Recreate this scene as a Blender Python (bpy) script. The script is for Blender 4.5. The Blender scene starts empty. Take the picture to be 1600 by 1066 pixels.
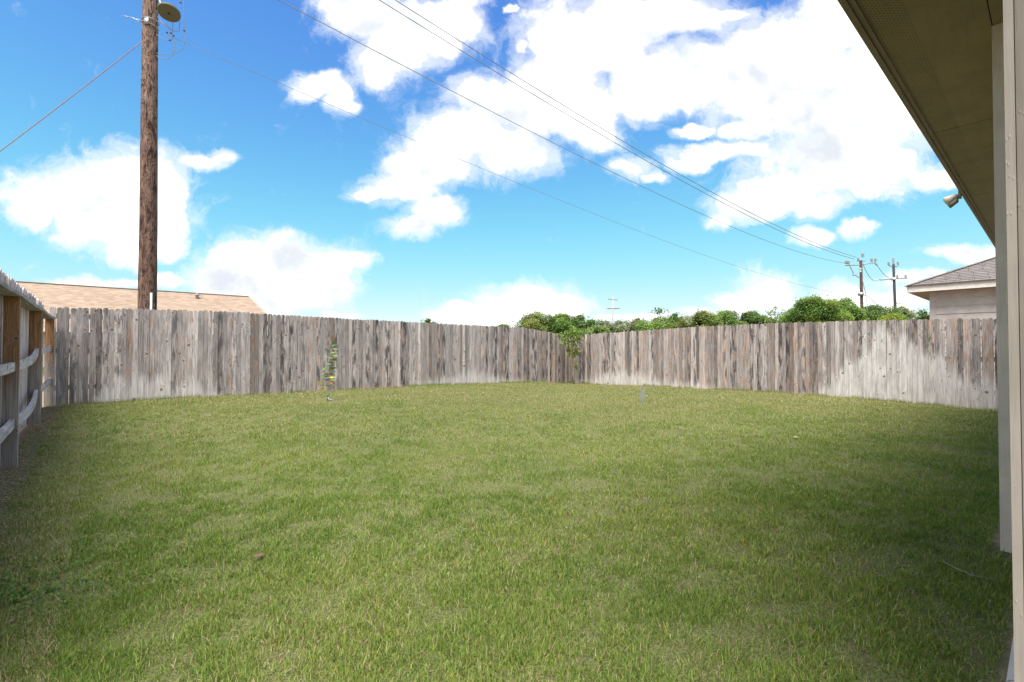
import bpy, math, random
import numpy as np
from mathutils import Vector, Matrix

R = math.radians
rnd = random.Random(7)
rng = np.random.default_rng(11)
sc = bpy.context.scene
col = sc.collection

# ------------------------------------------------------------------ camera
EYE = 1.15
FPX, PITCH = 754.0, R(0.95)
cam_data = bpy.data.cameras.new('camera')
cam_data.sensor_width = 36
cam_data.lens = FPX / 1600 * 36
cam_data.clip_start = 0.05
cam_data.clip_end = 3000
cam = bpy.data.objects.new('camera', cam_data)
cam.location = (0, 0, EYE)
cam.rotation_euler = (R(90) + PITCH, 0, 0)
col.objects.link(cam)
sc.camera = cam
sc.render.resolution_x, sc.render.resolution_y = 1024, 682

# ------------------------------------------------------------------ look, sun
sc.view_settings.view_transform = 'Standard'
sc.view_settings.look = 'None'
sc.view_settings.gamma = 1
sc.view_settings.use_curve_mapping = False
sc.view_settings.exposure = 1.72
SUN_EL, SUN_DIR = R(62), Vector((-0.25, -0.968, 0)).normalized()      # towards the sun: from behind the camera and a little to its left
SKY_STRENGTH = 0.10
sun_data = bpy.data.lights.new('sun', 'SUN')
sun_data.energy = 2.3
sun_data.angle = R(44)
sun_data.color = (1.0, 0.95, 0.87)
sun = bpy.data.objects.new('sun', sun_data)
to_sun = Vector((SUN_DIR.x * math.cos(SUN_EL), SUN_DIR.y * math.cos(SUN_EL), math.sin(SUN_EL))).normalized()
sun.rotation_euler = to_sun.to_track_quat('Z', 'Y').to_euler()
sun.location = (4, -4, 12)
col.objects.link(sun)


# ------------------------------------------------------------------ node helper
class NT:
    def __init__(s, tree):
        s.t = tree; s.n = tree.nodes; s.l = tree.links

    def _set(s, sock, v):
        if v is None: return
        if isinstance(v, bpy.types.NodeSocket): s.l.new(v, sock)
        else:
            try: sock.default_value = v
            except Exception:
                sock.default_value = (*v, 1.0)

    def node(s, typ, ins=None, out=0, **props):
        nd = s.n.new(typ)
        for k, v in props.items(): setattr(nd, k, v)
        for k, v in (ins or {}).items(): s._set(nd.inputs[k], v)
        return nd.outputs[out]

    def m(s, op, a, b=None, c=None, clamp=False):
        nd = s.n.new('ShaderNodeMath'); nd.operation = op; nd.use_clamp = clamp
        s._set(nd.inputs[0], a); s._set(nd.inputs[1], b)
        if c is not None: s._set(nd.inputs[2], c)
        return nd.outputs[0]

    def v(s, op, a, b=None, c=None):
        nd = s.n.new('ShaderNodeVectorMath'); nd.operation = op
        s._set(nd.inputs[0], a)
        if b is not None: s._set(nd.inputs[1], b)
        if c is not None: s._set(nd.inputs[2], c)
        return nd.outputs['Value'] if op in ('LENGTH', 'DISTANCE', 'DOT_PRODUCT') else nd.outputs[0]

    def mix(s, f, a, b, blend='MIX'):
        nd = s.n.new('ShaderNodeMix'); nd.data_type = 'RGBA'; nd.blend_type = blend
        s._set(nd.inputs[0], f); s._set(nd.inputs[6], a); s._set(nd.inputs[7], b)
        return nd.outputs[2]

    def mr(s, x, a, b, c=0.0, d=1.0, smooth=True):
        nd = s.n.new('ShaderNodeMapRange')
        nd.interpolation_type = 'SMOOTHSTEP' if smooth else 'LINEAR'
        for i, q in enumerate((x, a, b, c, d)): s._set(nd.inputs[i], q)
        return nd.outputs[0]

    def noise(s, vec, scale, detail=4, rough=0.55, out=0, dist=0.0):
        return s.node('ShaderNodeTexNoise', {'Vector': vec, 'Scale': scale, 'Detail': detail, 'Roughness': rough, 'Distortion': dist}, out)

    def comb(s, x, y, z):
        return s.node('ShaderNodeCombineXYZ', {0: x, 1: y, 2: z})


def ray(px, py):
    f = Vector((0, math.cos(PITCH), math.sin(PITCH))); u = Vector((0, -math.sin(PITCH), math.cos(PITCH)))
    return f * FPX + Vector((1, 0, 0)) * (px - 800) + u * (533 - py)


def at(px, py, Y):
    d = ray(px, py)
    return Vector((0, 0, EYE)) + d * (Y / d.y)


# ------------------------------------------------------------------ sky with fair-weather clouds
world = bpy.data.worlds.new('World'); sc.world = world; world.use_nodes = True
w = NT(world.node_tree); w.n.clear()
sky = w.node('ShaderNodeTexSky', sky_type='NISHITA', sun_disc=False, sun_elevation=SUN_EL,
             sun_rotation=math.atan2(SUN_DIR.x, SUN_DIR.y), altitude=100, air_density=1.0, dust_density=0.6, ozone_density=2.0)
# the photograph's tone curve holds the horizon back: soft shoulder per channel
ss = w.n.new('ShaderNodeSeparateXYZ'); w.l.new(sky, ss.inputs[0])
def shoulder(c, p, a, k): return w.m('DIVIDE', 1.0, w.m('ADD', w.m('DIVIDE', a, w.m('POWER', w.m('MAXIMUM', c, 0.05), p)), k))
sky = w.comb(shoulder(ss.outputs[0], 1.30, 3.1, 0.033), shoulder(ss.outputs[1], 2.2, 2.3, 0.290), shoulder(ss.outputs[2], 2.0, 0.98, 0.296))
D = w.node('ShaderNodeTexCoord', out=0)
sp = w.n.new('ShaderNodeSeparateXYZ'); w.l.new(D, sp.inputs[0])
dx, dy, dz = sp.outputs
yc = w.m('MAXIMUM', dy, 0.05)
u = w.m('DIVIDE', dx, yc); v_ = w.m('DIVIDE', dz, yc)
uv = w.comb(u, v_, 0.0)
warp = w.node('ShaderNodeTexNoise', {'Vector': uv, 'Scale': 5.0, 'Detail': 5.0, 'Roughness': 0.6}, 1)
warp = w.v('SUBTRACT', warp, (0.5, 0.5, 0.5))
uvw = w.v('MULTIPLY_ADD', warp, (0.13, 0.10, 0.0), uv)
# cumulus masses: centre and half size, as picture columns / rows seen along each bearing
CL = [(110, 300, 90, 45), (60, 320, 50, 30), (190, 285, 65, 50), (240, 285, 50, 45), (170, 345, 75, 38), (215, 375, 50, 32), (255, 330, 42, 50),
      (310, 248, 42, 12), (350, 238, 22, 10), (262, 385, 26, 20),
      (150, 443, 60, 9), (265, 440, 32, 12), (400, 415, 70, 40), (470, 415, 70, 32), (535, 405, 42, 14), (430, 455, 105, 30), (345, 440, 42, 40), (500, 450, 60, 20),
      (820, 470, 70, 24), (745, 490, 45, 14), (880, 470, 30, 18), (790, 490, 90, 15), (535, 496, 22, 7),
      (580, 25, 55, 28), (650, 40, 75, 40), (710, 30, 45, 30), (620, 85, 55, 35), (600, 110, 30, 28), (560, 0, 60, 22), (690, 8, 60, 14),
      (500, 125, 42, 20), (530, 150, 28, 22), (550, 168, 18, 10), (480, 140, 24, 12),
      (800, 18, 10, 6), (818, 72, 10, 8),
      (900, 60, 75, 60), (960, 40, 90, 55), (1040, 20, 95, 32), (860, 130, 80, 50), (810, 170, 80, 45), (760, 160, 55, 45), (730, 210, 70, 45), (690, 240, 60, 40),
      (900, 160, 70, 50), (930, 200, 40, 30), (800, 235, 60, 35), (640, 260, 40, 34), (620, 300, 50, 22), (670, 330, 40, 22), (640, 360, 32, 16), (575, 310, 25, 10), (1130, 15, 40, 12),
      (1060, 110, 80, 42), (1000, 130, 50, 50), (1140, 120, 95, 45), (1240, 70, 90, 55), (1180, 65, 60, 25), (1320, 50, 90, 60), (1300, 120, 110, 60), (1200, 160, 90, 40),
      (1370, 170, 60, 60), (1290, 195, 100, 35), (1130, 235, 70, 14), (1075, 250, 30, 9), (1085, 200, 26, 9), (1160, 205, 40, 14), (1440, 140, 80, 60),
      (1290, 260, 100, 50), (1380, 260, 80, 36), (1230, 300, 70, 32), (1330, 235, 80, 30), (1170, 325, 45, 24), (1135, 345, 28, 12), (1450, 270, 40, 18), (1270, 320, 50, 20),
      (980, 258, 26, 18), (1015, 272, 26, 8), (1275, 375, 32, 12), (1335, 366, 18, 10), (1350, 358, 10, 8),
      (1190, 452, 42, 24), (1150, 470, 35, 13), (1210, 440, 22, 16), (1140, 492, 60, 9), (1250, 494, 60, 8), (1330, 462, 36, 16), (1400, 470, 50, 14), (1010, 494, 40, 7), (945, 492, 20, 5),
      (1440, 440, 60, 10), (1530, 400, 70, 12)]
rmin = None
for cx, cy, rx, ry in CL:
    d = ray(cx, cy); cu, cv = d.x / d.y, d.z / d.y
    sx, sy = FPX / (rx * 1.22), FPX / (ry * 1.22)
    r = w.v('LENGTH', w.v('MULTIPLY_ADD', uvw, (sx, sy, 0), (-cu * sx, -cv * sy, 0)))
    if rmin is None: rmin = r
    else:
        rmin = w.m('SMOOTH_MIN', rmin, r, 0.12)
fbm = w.noise(uv, 9.0, 12, 0.62)
fbm_s = w.noise(uv, 9.0, 5, 0.5)
fbm_shift = w.noise(w.v('ADD', uv, (0.004, 0.035, 0)), 9.0, 5, 0.5)
big = w.noise(uv, 3.5, 4, 0.5)
b = w.m('MULTIPLY', w.m('SUBTRACT', 1.0, rmin), 1.5)
b = w.m('MAXIMUM', b, -0.9)
d_in = w.m('ADD', b, w.m('MULTIPLY', w.m('SUBTRACT', fbm, 0.5), 3.0))
a_core = w.mr(d_in, -0.25, 0.62)
wisp = w.noise(w.v('MULTIPLY_ADD', warp, (0.25, 0.18, 0.0), uv), 14.0, 12, 0.68)
a_wisp = w.m('MULTIPLY', w.mr(w.m('ADD', b, w.m('MULTIPLY', w.m('SUBTRACT', wisp, 0.5), 3.2)), -0.65, 0.55), 0.62)
a_in = w.m('MAXIMUM', a_core, a_wisp)
# the rest of the sky: the same kind of cloud scattered on a high layer
zc = w.m('ADD', w.m('MAXIMUM', dz, 0.0), 0.12)
pl = w.comb(w.m('DIVIDE', dx, zc), w.m('DIVIDE', dy, zc), 3.7)
n_out = w.noise(pl, 1.1, 10, 0.6)
a_out = w.mr(n_out, 0.44, 0.56)
inside = w.m('MULTIPLY', w.mr(w.m('ABSOLUTE', u), 1.15, 1.35, 1.0, 0.0), w.mr(v_, 0.80, 1.0, 1.0, 0.0))
inside = w.m('MULTIPLY', inside, w.mr(dy, 0.05, 0.15))
alpha = w.m('ADD', w.m('MULTIPLY', a_in, inside), w.m('MULTIPLY', a_out, w.m('SUBTRACT', 1.0, inside)))
alpha = w.m('MULTIPLY', alpha, w.mr(dz, -0.02, 0.0))
relief = w.mr(w.m('ADD', w.m('SUBTRACT', fbm_s, fbm_shift), w.m('MULTIPLY', w.m('SUBTRACT', big, 0.52), -0.9)), -0.26, 0.30)
body = w.mix(relief, (2.5, 2.66, 2.86, 1), (5.2, 5.15, 5.1, 1))
edge = w.mix(w.mr(d_in, 0.1, 0.75), (3.5, 3.56, 3.62, 1), body)
skyc = w.mix(alpha, sky, edge)
bg = w.node('ShaderNodeBackground', {'Color': skyc, 'Strength': SKY_STRENGTH})
wo = w.n.new('ShaderNodeOutputWorld'); w.l.new(bg, wo.inputs['Surface'])
world.cycles.sampling_method = 'MANUAL'
world.cycles.sample_map_resolution = 512


# ------------------------------------------------------------------ object helpers
def tag(o, label=None, cat=None, group=None, kind=None):
    if label: o['label'] = label
    if cat: o['category'] = cat
    if group: o['group'] = group
    if kind: o['kind'] = kind
    return o


def empty(name, loc=(0, 0, 0), rz=0.0, parent=None):
    o = bpy.data.objects.new(name, None)
    o.location = loc; o.rotation_euler = (0, 0, rz)
    o.empty_display_size = 0.2
    col.objects.link(o)
    if parent: o.parent = parent
    return o


class MB:
    """collects shapes of one part; build() links them as one mesh object"""
    def __init__(s): s.v = []; s.f = []

    def add(s, vs, fs):
        k = len(s.v); s.v += [tuple(q) for q in vs]; s.f += [tuple(i + k for i in f) for f in fs]; return s

    def box(s, a, b):
        (x0, y0, z0), (x1, y1, z1) = a, b
        vs = [(x, y, z) for z in (z0, z1) for y in (y0, y1) for x in (x0, x1)]
        return s.add(vs, [(0, 2, 3, 1), (4, 5, 7, 6), (0, 1, 5, 4), (2, 6, 7, 3), (0, 4, 6, 2), (1, 3, 7, 5)])

    def tube(s, pts, rad, n=8, caps=True):
        pts = [Vector(p) for p in pts]
        rads = rad if isinstance(rad, (list, tuple)) else [rad] * len(pts)
        vs = []; ref = Vector((0.31, 0.17, 0.93)).normalized()
        for i, p in enumerate(pts):
            t = (pts[min(i + 1, len(pts) - 1)] - pts[max(i - 1, 0)]).normalized()
            if abs(t.dot(ref)) > 0.97 and i == 0: ref = Vector((1, 0, 0))
            a = t.cross(ref).normalized(); c = t.cross(a)
            for k in range(n):
                an = 2 * math.pi * k / n
                vs.append(p + (a * math.cos(an) + c * math.sin(an)) * rads[i])
        fs = [(i * n + k, i * n + (k + 1) % n, (i + 1) * n + (k + 1) % n, (i + 1) * n + k) for i in range(len(pts) - 1) for k in range(n)]
        if caps: fs += [tuple(range(n))[::-1], tuple((len(pts) - 1) * n + k for k in range(n))]
        return s.add(vs, fs)

    def lathe(s, base, prof, n=16, axis=Vector((0, 0, 1))):
        axis = Vector(axis).normalized(); a = axis.orthogonal().normalized(); c = axis.cross(a)
        vs = []
        for r_, h in prof:
            for k in range(n):
                an = 2 * math.pi * k / n
                vs.append(Vector(base) + axis * h + (a * math.cos(an) + c * math.sin(an)) * r_)
        m_ = len(prof)
        fs = [(i * n + k, i * n + (k + 1) % n, (i + 1) * n + (k + 1) % n, (i + 1) * n + k) for i in range(m_ - 1) for k in range(n)]
        fs += [tuple(range(n))[::-1], tuple((m_ - 1) * n + k for k in range(n))]
        return s.add(vs, fs)

    def build(s, name, mat, parent=None, smooth=False, loc=None, rz=0.0):
        me = bpy.data.meshes.new(name)
        me.from_pydata(s.v, [], s.f); me.update()
        if smooth: me.polygons.foreach_set('use_smooth', [True] * len(me.polygons))
        me.materials.append(mat)
        o = bpy.data.objects.new(name, me); col.objects.link(o)
        if parent: o.parent = parent
        if loc is not None: o.location = loc
        o.rotation_euler = (0, 0, rz)
        return o


def link_copy(o, parent=None):
    c = o.copy(); col.objects.link(c)
    if parent: c.parent = parent
    return c


def big_mesh(name, co, tris, colr, mat):
    """numpy arrays -> one triangle mesh with a point colour attribute"""
    me = bpy.data.meshes.new(name)
    me.vertices.add(len(co)); me.vertices.foreach_set('co', co.astype(np.float32).ravel())
    nt = len(tris)
    me.loops.add(nt * 3); me.loops.foreach_set('vertex_index', tris.astype(np.int32).ravel())
    me.polygons.add(nt); me.polygons.foreach_set('loop_start', np.arange(0, nt * 3, 3, dtype=np.int32))
    me.update(calc_edges=True)
    at_ = me.attributes.new('tint', 'FLOAT_COLOR', 'POINT')
    at_.data.foreach_set('color', np.concatenate([colr, np.ones((len(colr), 1))], 1).astype(np.float32).ravel())
    me.materials.append(mat)
    o = bpy.data.objects.new(name, me); col.objects.link(o)
    return o


# ------------------------------------------------------------------ materials
def new_mat(name):
    m = bpy.data.materials.new(name); m.use_nodes = True
    t = NT(m.node_tree); t.n.clear()
    return m, t


def finish(t, colr, rough=0.8, bump=None, bstr=0.3, bdist=0.002, spec=0.3, metal=0.0):
    ins = {'Base Color': colr, 'Roughness': rough, 'Specular IOR Level': spec, 'Metallic': metal}
    if bump is not None:
        ins['Normal'] = t.node('ShaderNodeBump', {'Height': bump, 'Strength': bstr, 'Distance': bdist})
    bs = t.node('ShaderNodeBsdfPrincipled', ins)
    o = t.n.new('ShaderNodeOutputMaterial'); t.l.new(bs, o.inputs['Surface'])


def objattr(t, name):
    return t.node('ShaderNodeAttribute', out=2, attribute_type='OBJECT', attribute_name=name)


def plain(name, c, rough=0.6, metal=0.0, var=0.15, scale=20.0):
    m, t = new_mat(name)
    co = t.node('ShaderNodeTexCoord', out=3)
    n = t.noise(co, scale, 5, 0.6)
    cc = t.mix(n, tuple(x * (1 - var) for x in c) + (1,), tuple(min(1, x * (1 + var)) for x in c) + (1,))
    finish(t, cc, rough, n, 0.2, 0.002, metal=metal)
    return m


def wood(name, long_axis=2, posts=False):
    """weathered cedar: grain along one axis, knots, silvering, stains set per board by object properties"""
    m, t = new_mat(name)
    co = t.node('ShaderNodeTexCoord', out=3)
    rd = t.node('ShaderNodeObjectInfo', out=5)
    s = t.n.new('ShaderNodeSeparateXYZ'); t.l.new(co, s.inputs[0])
    if long_axis == 2: X, Yd, Z = s.outputs[0], s.outputs[1], s.outputs[2]
    else: X, Yd, Z = s.outputs[2], s.outputs[1], s.outputs[0]
    across = t.m('ADD', X, t.m('MULTIPLY', Yd, 1.0))
    ox = t.m('MULTIPLY', rd, 37.3); oz = t.m('MULTIPLY', rd, 91.7)
    Xo = t.m('ADD', across, ox); Zo = t.m('ADD', Z, oz)
    kv = t.comb(Xo, Zo, 0.0)
    kn = t.n.new('ShaderNodeTexVoronoi'); kn.voronoi_dimensions = '2D'; kn.feature = 'F1'
    t._set(kn.inputs['Vector'], kv); kn.inputs['Scale'].default_value = 3.7
    kd, kc = kn.outputs['Distance'], kn.outputs['Color']
    ks = t.n.new('ShaderNodeSeparateXYZ'); t.l.new(kc, ks.inputs[0])
    has = t.m('GREATER_THAN', ks.outputs[0], 0.46)
    size = t.m('ADD', 0.030, t.m('MULTIPLY', t.m('POWER', ks.outputs[1], 1.7), 0.075))
    kr = t.m('DIVIDE', kd, size)
    swirl = t.m('MULTIPLY', t.mr(kd, 0.0, 0.42, 1.0, 0.0), has)
    gx = t.m('ADD', t.m('MULTIPLY', Xo, 70), t.m('MULTIPLY', swirl, 4.5))
    g1 = t.noise(t.comb(gx, t.m('MULTIPLY', Zo, 2.2), Yd), 1.0, 6, 0.62, dist=0.5)
    g2 = t.noise(t.comb(t.m('MULTIPLY', gx, 3.4), t.m('MULTIPLY', Zo, 6.0), Yd), 1.0, 3, 0.6)
    lo = t.noise(t.comb(t.m('MULTIPLY', Xo, 9), t.m('MULTIPLY', Zo, 1.3), 0.0), 1.0, 4, 0.6)
    lo2 = t.noise(t.comb(t.m('MULTIPLY', Xo, 14), t.m('MULTIPLY', Zo, 2.6), 4.2), 1.0, 5, 0.65)
    warm = objattr(t, 'warm'); tone = objattr(t, 'tone'); bleach = objattr(t, 'bleach'); dark = objattr(t, 'dark')
    if posts:
        zw = t.m('ADD', Z, t.m('MULTIPLY', t.m('SUBTRACT', lo2, 0.5), 0.5))
        fresh = t.m('MULTIPLY', t.mr(zw, 0.6, 1.1), warm)
        base = t.mix(fresh, (0.30, 0.25, 0.215, 1), (0.29, 0.15, 0.07, 1))
    else:
        base = t.mix(lo, (0.25, 0.213, 0.205, 1), (0.54, 0.47, 0.452, 1))
        wf = t.m('MULTIPLY', warm, t.mr(lo2, 0.42, 0.66))
        base = t.mix(wf, base, (0.30, 0.175, 0.115, 1))
    base = t.mix(t.m('MULTIPLY', t.mr(lo2, 0.60, 0.40), dark), base, (0.085, 0.07, 0.07, 1))
    grain = t.m('MULTIPLY', t.mr(g1, 0.32, 0.68, 0.46, 1.36, False), t.mr(g2, 0.2, 0.8, 0.84, 1.14, False))
    grain = t.m('MULTIPLY', grain, tone)
    base = t.v('SCALE', base, None)
    nd = base.node; t.l.new(grain, nd.inputs['Scale'])
    # washed pale by the sprinklers up to a ragged line
    zb = t.m('SUBTRACT', t.m('ADD', bleach, t.m('MULTIPLY', t.m('SUBTRACT', lo2, 0.5), 0.42)), Z)
    pale = t.v('SCALE', (0.70, 0.645, 0.63), None); t.l.new(t.m('MULTIPLY', t.mr(g1, 0.3, 0.7, 0.62, 1.16, False), t.mr(lo, .3, .7, .80, 1.10, False)), pale.node.inputs['Scale'])
    base = t.mix(t.m('MULTIPLY', t.mr(zb, -0.10, 0.26), t.mr(lo2, .35, .65, .60, .86)), base, pale)
    # soil splash on the lowest few centimetres
    splash = t.m('MULTIPLY', t.mr(t.m('ADD', Z, t.m('MULTIPLY', lo2, 0.12)), 0.14, 0.04), 0.5)
    base = t.mix(splash, base, (0.38, 0.27, 0.19, 1))
    ring = t.m('MULTIPLY', t.mr(kr, 1.9, 1.15), has)
    base = t.mix(t.m('MULTIPLY', ring, 0.45), base, (0.42, 0.32, 0.26, 1))
    core = t.m('MULTIPLY', t.mr(kr, 1.1, 0.75), has)
    base = t.mix(t.m('MULTIPLY', core, 0.85), base, t.mix(ks.outputs[2], (0.07, 0.035, 0.028, 1), (0.19, 0.09, 0.055, 1)))
    # drawn-down tannin streak under knots of boards
    finish(t, base, 0.88, t.m('ADD', g1, t.m('MULTIPLY', core, -0.6)), 0.55, 0.0016, spec=0.2)
    return m


M = {}
M['picket'] = wood('weathered_cedar')
M['post'] = wood('fence_post_wood', posts=True)
M['rail'] = wood('fence_rail_wood', long_axis=0)
M['metal'] = plain('galvanised_metal', (0.42, 0.43, 0.44), 0.45, 0.6)
M['wire'] = plain('weathered_wire', (0.24, 0.235, 0.235), 0.6, 0.2)
M['copper_wire'] = plain('rusty_guy_wire', (0.34, 0.21, 0.18), 0.7, 0.1)
M['white_plastic'] = plain('grey_white_plastic', (0.62, 0.62, 0.60), 0.5)
M['porcelain'] = plain('porcelain', (0.35, 0.33, 0.32), 0.3)
M['olive'] = plain('olive_painted_metal', (0.14, 0.135, 0.085), 0.7, 0, 0.10, 60)
M['dark'] = plain('dark_rubber', (0.03, 0.03, 0.03), 0.6)
M['bark'] = plain('young_bark', (0.30, 0.235, 0.18), 0.9, 0, 0.4, 60)
M['far_bark'] = plain('grey_bark', (0.14, 0.12, 0.10), 0.9, 0, 0.4, 3)
M['dead_leaf'] = plain('dry_leaf', (0.17, 0.10, 0.07), 0.9, 0, 0.4, 60)
M['pale_leaf'] = plain('pale_dry_leaf', (0.34, 0.30, 0.23), 0.9, 0, 0.3, 60)
M['twig'] = plain('grey_twig', (0.26, 0.245, 0.22), 0.9, 0, 0.3, 60)
M['green_tie'] = plain('green_tape', (0.02, 0.22, 0.12), 0.6)
M['white_cord'] = plain('white_cord', (0.7, 0.7, 0.68), 0.7)


def pole_mat(name, c_pale, c_dark, fade):
    m, t = new_mat(name)
    co = t.node('ShaderNodeTexCoord', out=3)
    s = t.n.new('ShaderNodeSeparateXYZ'); t.l.new(co, s.inputs[0])
    st = t.comb(t.m('MULTIPLY', s.outputs[0], 5.0), t.m('MULTIPLY', s.outputs[1], 5.0), t.m('MULTIPLY', s.outputs[2], 1.15))
    n = t.noise(st, 1.6, 2, 0.5, dist=0.6)
    fine = t.noise(t.comb(t.m('MULTIPLY', s.outputs[0], 40), t.m('MULTIPLY', s.outputs[1], 40), t.m('MULTIPLY', s.outputs[2], 3)), 1.0, 5, 0.6)
    rings = t.m('PINGPONG', t.m('ADD', t.m('MULTIPLY', n, 8.0), t.m('MULTIPLY', fine, 0.5)), 0.5)
    line = t.mr(rings, 0.04, 0.20)
    chk = t.noise(t.comb(t.m('MULTIPLY', s.outputs[0], 11), t.m('MULTIPLY', s.outputs[1], 11), t.m('MULTIPLY', s.outputs[2], 3.2)), 1.2, 4, 0.6)
    base = t.mix(t.mr(s.outputs[2], fade[0], fade[1]), c_dark, c_pale)
    base = t.mix(t.mr(fine, .35, .75), base, t.mix(0.3, base, (0.42, 0.33, 0.29, 1)))
    base = t.mix(t.m('MULTIPLY', t.m('SUBTRACT', 1.0, line), 0.85), base, (0.05, 0.032, 0.027, 1))
    base = t.mix(t.m('MULTIPLY', t.mr(chk, 0.54, 0.62), .9), base, (0.035, 0.022, 0.019, 1))
    base = t.mix(t.m('MULTIPLY', t.mr(chk, 0.44, 0.36), .55), base, t.mix(t.mr(s.outputs[2], fade[0], fade[1]), (0.27, 0.165, 0.12, 1), (0.42, 0.31, 0.26, 1)))
    finish(t, base, 0.9, t.m('ADD', line, fine), 0.8, 0.006, spec=0.15)
    return m


M['pole'] = pole_mat('creosoted_pole_wood', (0.23, 0.145, 0.115, 1), (0.125, 0.066, 0.045, 1), (3.5, 9.5))
M['far_pole'] = plain('far_pole_brown', (0.075, 0.042, 0.034), 0.9, 0, 0.3, 2)
M['far_pole_dark'] = plain('far_pole_charcoal', (0.045, 0.042, 0.05), 0.9, 0, 0.3, 2)
M['far_pole_grey'] = plain('far_pole_pale_grey', (0.38, 0.38, 0.40), 0.8, 0, 0.15, 1)


def paint(name, c, wavy=True, holes=False):
    m, t = new_mat(name)
    co = t.node('ShaderNodeTexCoord', out=3)
    s = t.n.new('ShaderNodeSeparateXYZ'); t.l.new(co, s.inputs[0])
    g = t.noise(t.comb(t.m('MULTIPLY', s.outputs[0], 3.0), t.m('MULTIPLY', s.outputs[1], 26), t.m('MULTIPLY', s.outputs[2], 3)) if wavy
                else t.comb(t.m('MULTIPLY', s.outputs[0], 160), t.m('MULTIPLY', s.outputs[1], 160), t.m('MULTIPLY', s.outputs[2], 7)), 1.0, 5, 0.6, dist=1.0 if wavy else 0.2)
    blot = t.noise(co, 4.0, 4, 0.6)
    cc = t.mix(t.mr(blot, 0.3, 0.7), tuple(x * 0.9 for x in c) + (1,), tuple(x * 1.07 for x in c) + (1,))
    cc = t.mix(t.m('MULTIPLY', t.mr(g, 0.50, 0.36), 0.20), cc, tuple(x * 0.55 for x in c) + (1,))
    if holes:
        P, Q = 0.0135, 0.029
        hx = t.m('SUBTRACT', t.m('FRACT', t.m('DIVIDE', t.m('ADD', s.outputs[0], t.m('MULTIPLY', t.m('FLOOR', t.m('DIVIDE', s.outputs[1], P)), Q / 2)), Q)), 0.5)
        hy = t.m('SUBTRACT', t.m('FRACT', t.m('DIVIDE', s.outputs[1], P)), 0.5)
        dot = t.mr(t.v('LENGTH', t.comb(t.m('MULTIPLY', hx, Q), t.m('MULTIPLY', hy, P), 0.0)), 0.0046, 0.0036)
        band = t.m('MULTIPLY', t.m('GREATER_THAN', s.outputs[1], 0.50), t.m('LESS_THAN', s.outputs[1], 0.645))
        cc = t.mix(t.m('MULTIPLY', t.m('MULTIPLY', dot, band), 0.7), cc, (0.012, 0.011, 0.009, 1))
    if not wavy:
        fl = t.n.new('ShaderNodeTexVoronoi'); t._set(fl.inputs['Vector'], t.comb(t.m('MULTIPLY', s.outputs[0], 150), t.m('MULTIPLY', s.outputs[1], 150), t.m('MULTIPLY', s.outputs[2], 60))); fl.inputs['Scale'].default_value = 1.0
        fk = t.m('MULTIPLY', t.mr(fl.outputs['Distance'], 0.10, 0.30, 1.0, 0.0), t.mr(t.noise(co, 14, 3, .6), .52, .6))
        cc = t.mix(t.m('MULTIPLY', fk, 0.35), cc, tuple(min(1, x * 1.35) for x in c) + (1,))
        cc = t.mix(t.m('MULTIPLY', t.mr(t.noise(co, 1.7, 5, 0.7), 0.45, 0.7), 0.25), cc, tuple(x * 0.72 for x in c) + (1,))
        g = t.m('ADD', g, fk)
    finish(t, cc, 0.65, g, 0.5, 0.002, spec=0.3)
    return m


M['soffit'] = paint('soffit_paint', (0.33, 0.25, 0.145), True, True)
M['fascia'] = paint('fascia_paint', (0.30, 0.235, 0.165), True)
M['trim'] = paint('trim_paint', (0.78, 0.68, 0.58), False)
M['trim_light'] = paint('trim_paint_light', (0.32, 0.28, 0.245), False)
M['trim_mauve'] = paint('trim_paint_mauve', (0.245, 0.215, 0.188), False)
M['nb_fascia'] = paint('neighbour_fascia_paint', (0.80, 0.73, 0.69), False)
M['nb_wall'] = paint('neighbour_siding_paint', (0.50, 0.45, 0.425), True)
M['wall'] = paint('wall_paint', (0.52, 0.46, 0.385), True)


def shingle(name, c1, c2, scale=(3.0, 7.0)):
    m, t = new_mat(name)
    co = t.node('ShaderNodeTexCoord', out=3)
    rd = t.node('ShaderNodeObjectInfo', out=5)
    br = t.n.new('ShaderNodeTexVoronoi'); br.voronoi_dimensions = '2D'; br.feature = 'F1'
    s = t.n.new('ShaderNodeSeparateXYZ'); t.l.new(co, s.inputs[0])
    t._set(br.inputs['Vector'], t.comb(t.m('MULTIPLY', s.outputs[0], scale[0]), t.m('MULTIPLY', t.m('ADD', s.outputs[1], s.outputs[2]), scale[1]), 0.0))
    br.inputs['Scale'].default_value = 1.0
    vs = t.n.new('ShaderNodeSeparateXYZ'); t.l.new(br.outputs['Color'], vs.inputs[0])
    g = t.noise(co, 300.0, 2, 0.6)
    f = t.m('MULTIPLY_ADD', vs.outputs[0], 0.65, t.m('MULTIPLY', t.m('ADD', g, rd), 0.2))
    finish(t, t.mix(f, c1, c2), 0.95, g, 0.3, 0.003, spec=0.1)
    return m


M['tan_shingle'] = shingle('tan_shingles', (0.22, 0.155, 0.11, 1), (0.42, 0.315, 0.235, 1))
M['tan_shingle_pale'] = shingle('pale_tan_shingles', (0.31, 0.23, 0.19, 1), (0.42, 0.34, 0.28, 1))
M['grey_shingle'] = shingle('grey_brown_shingles', (0.145, 0.125, 0.118, 1), (0.25, 0.22, 0.21, 1), (8, 16))
M['ridge'] = plain('dark_ridge', (0.13, 0.09, 0.075), 0.9)


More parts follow.
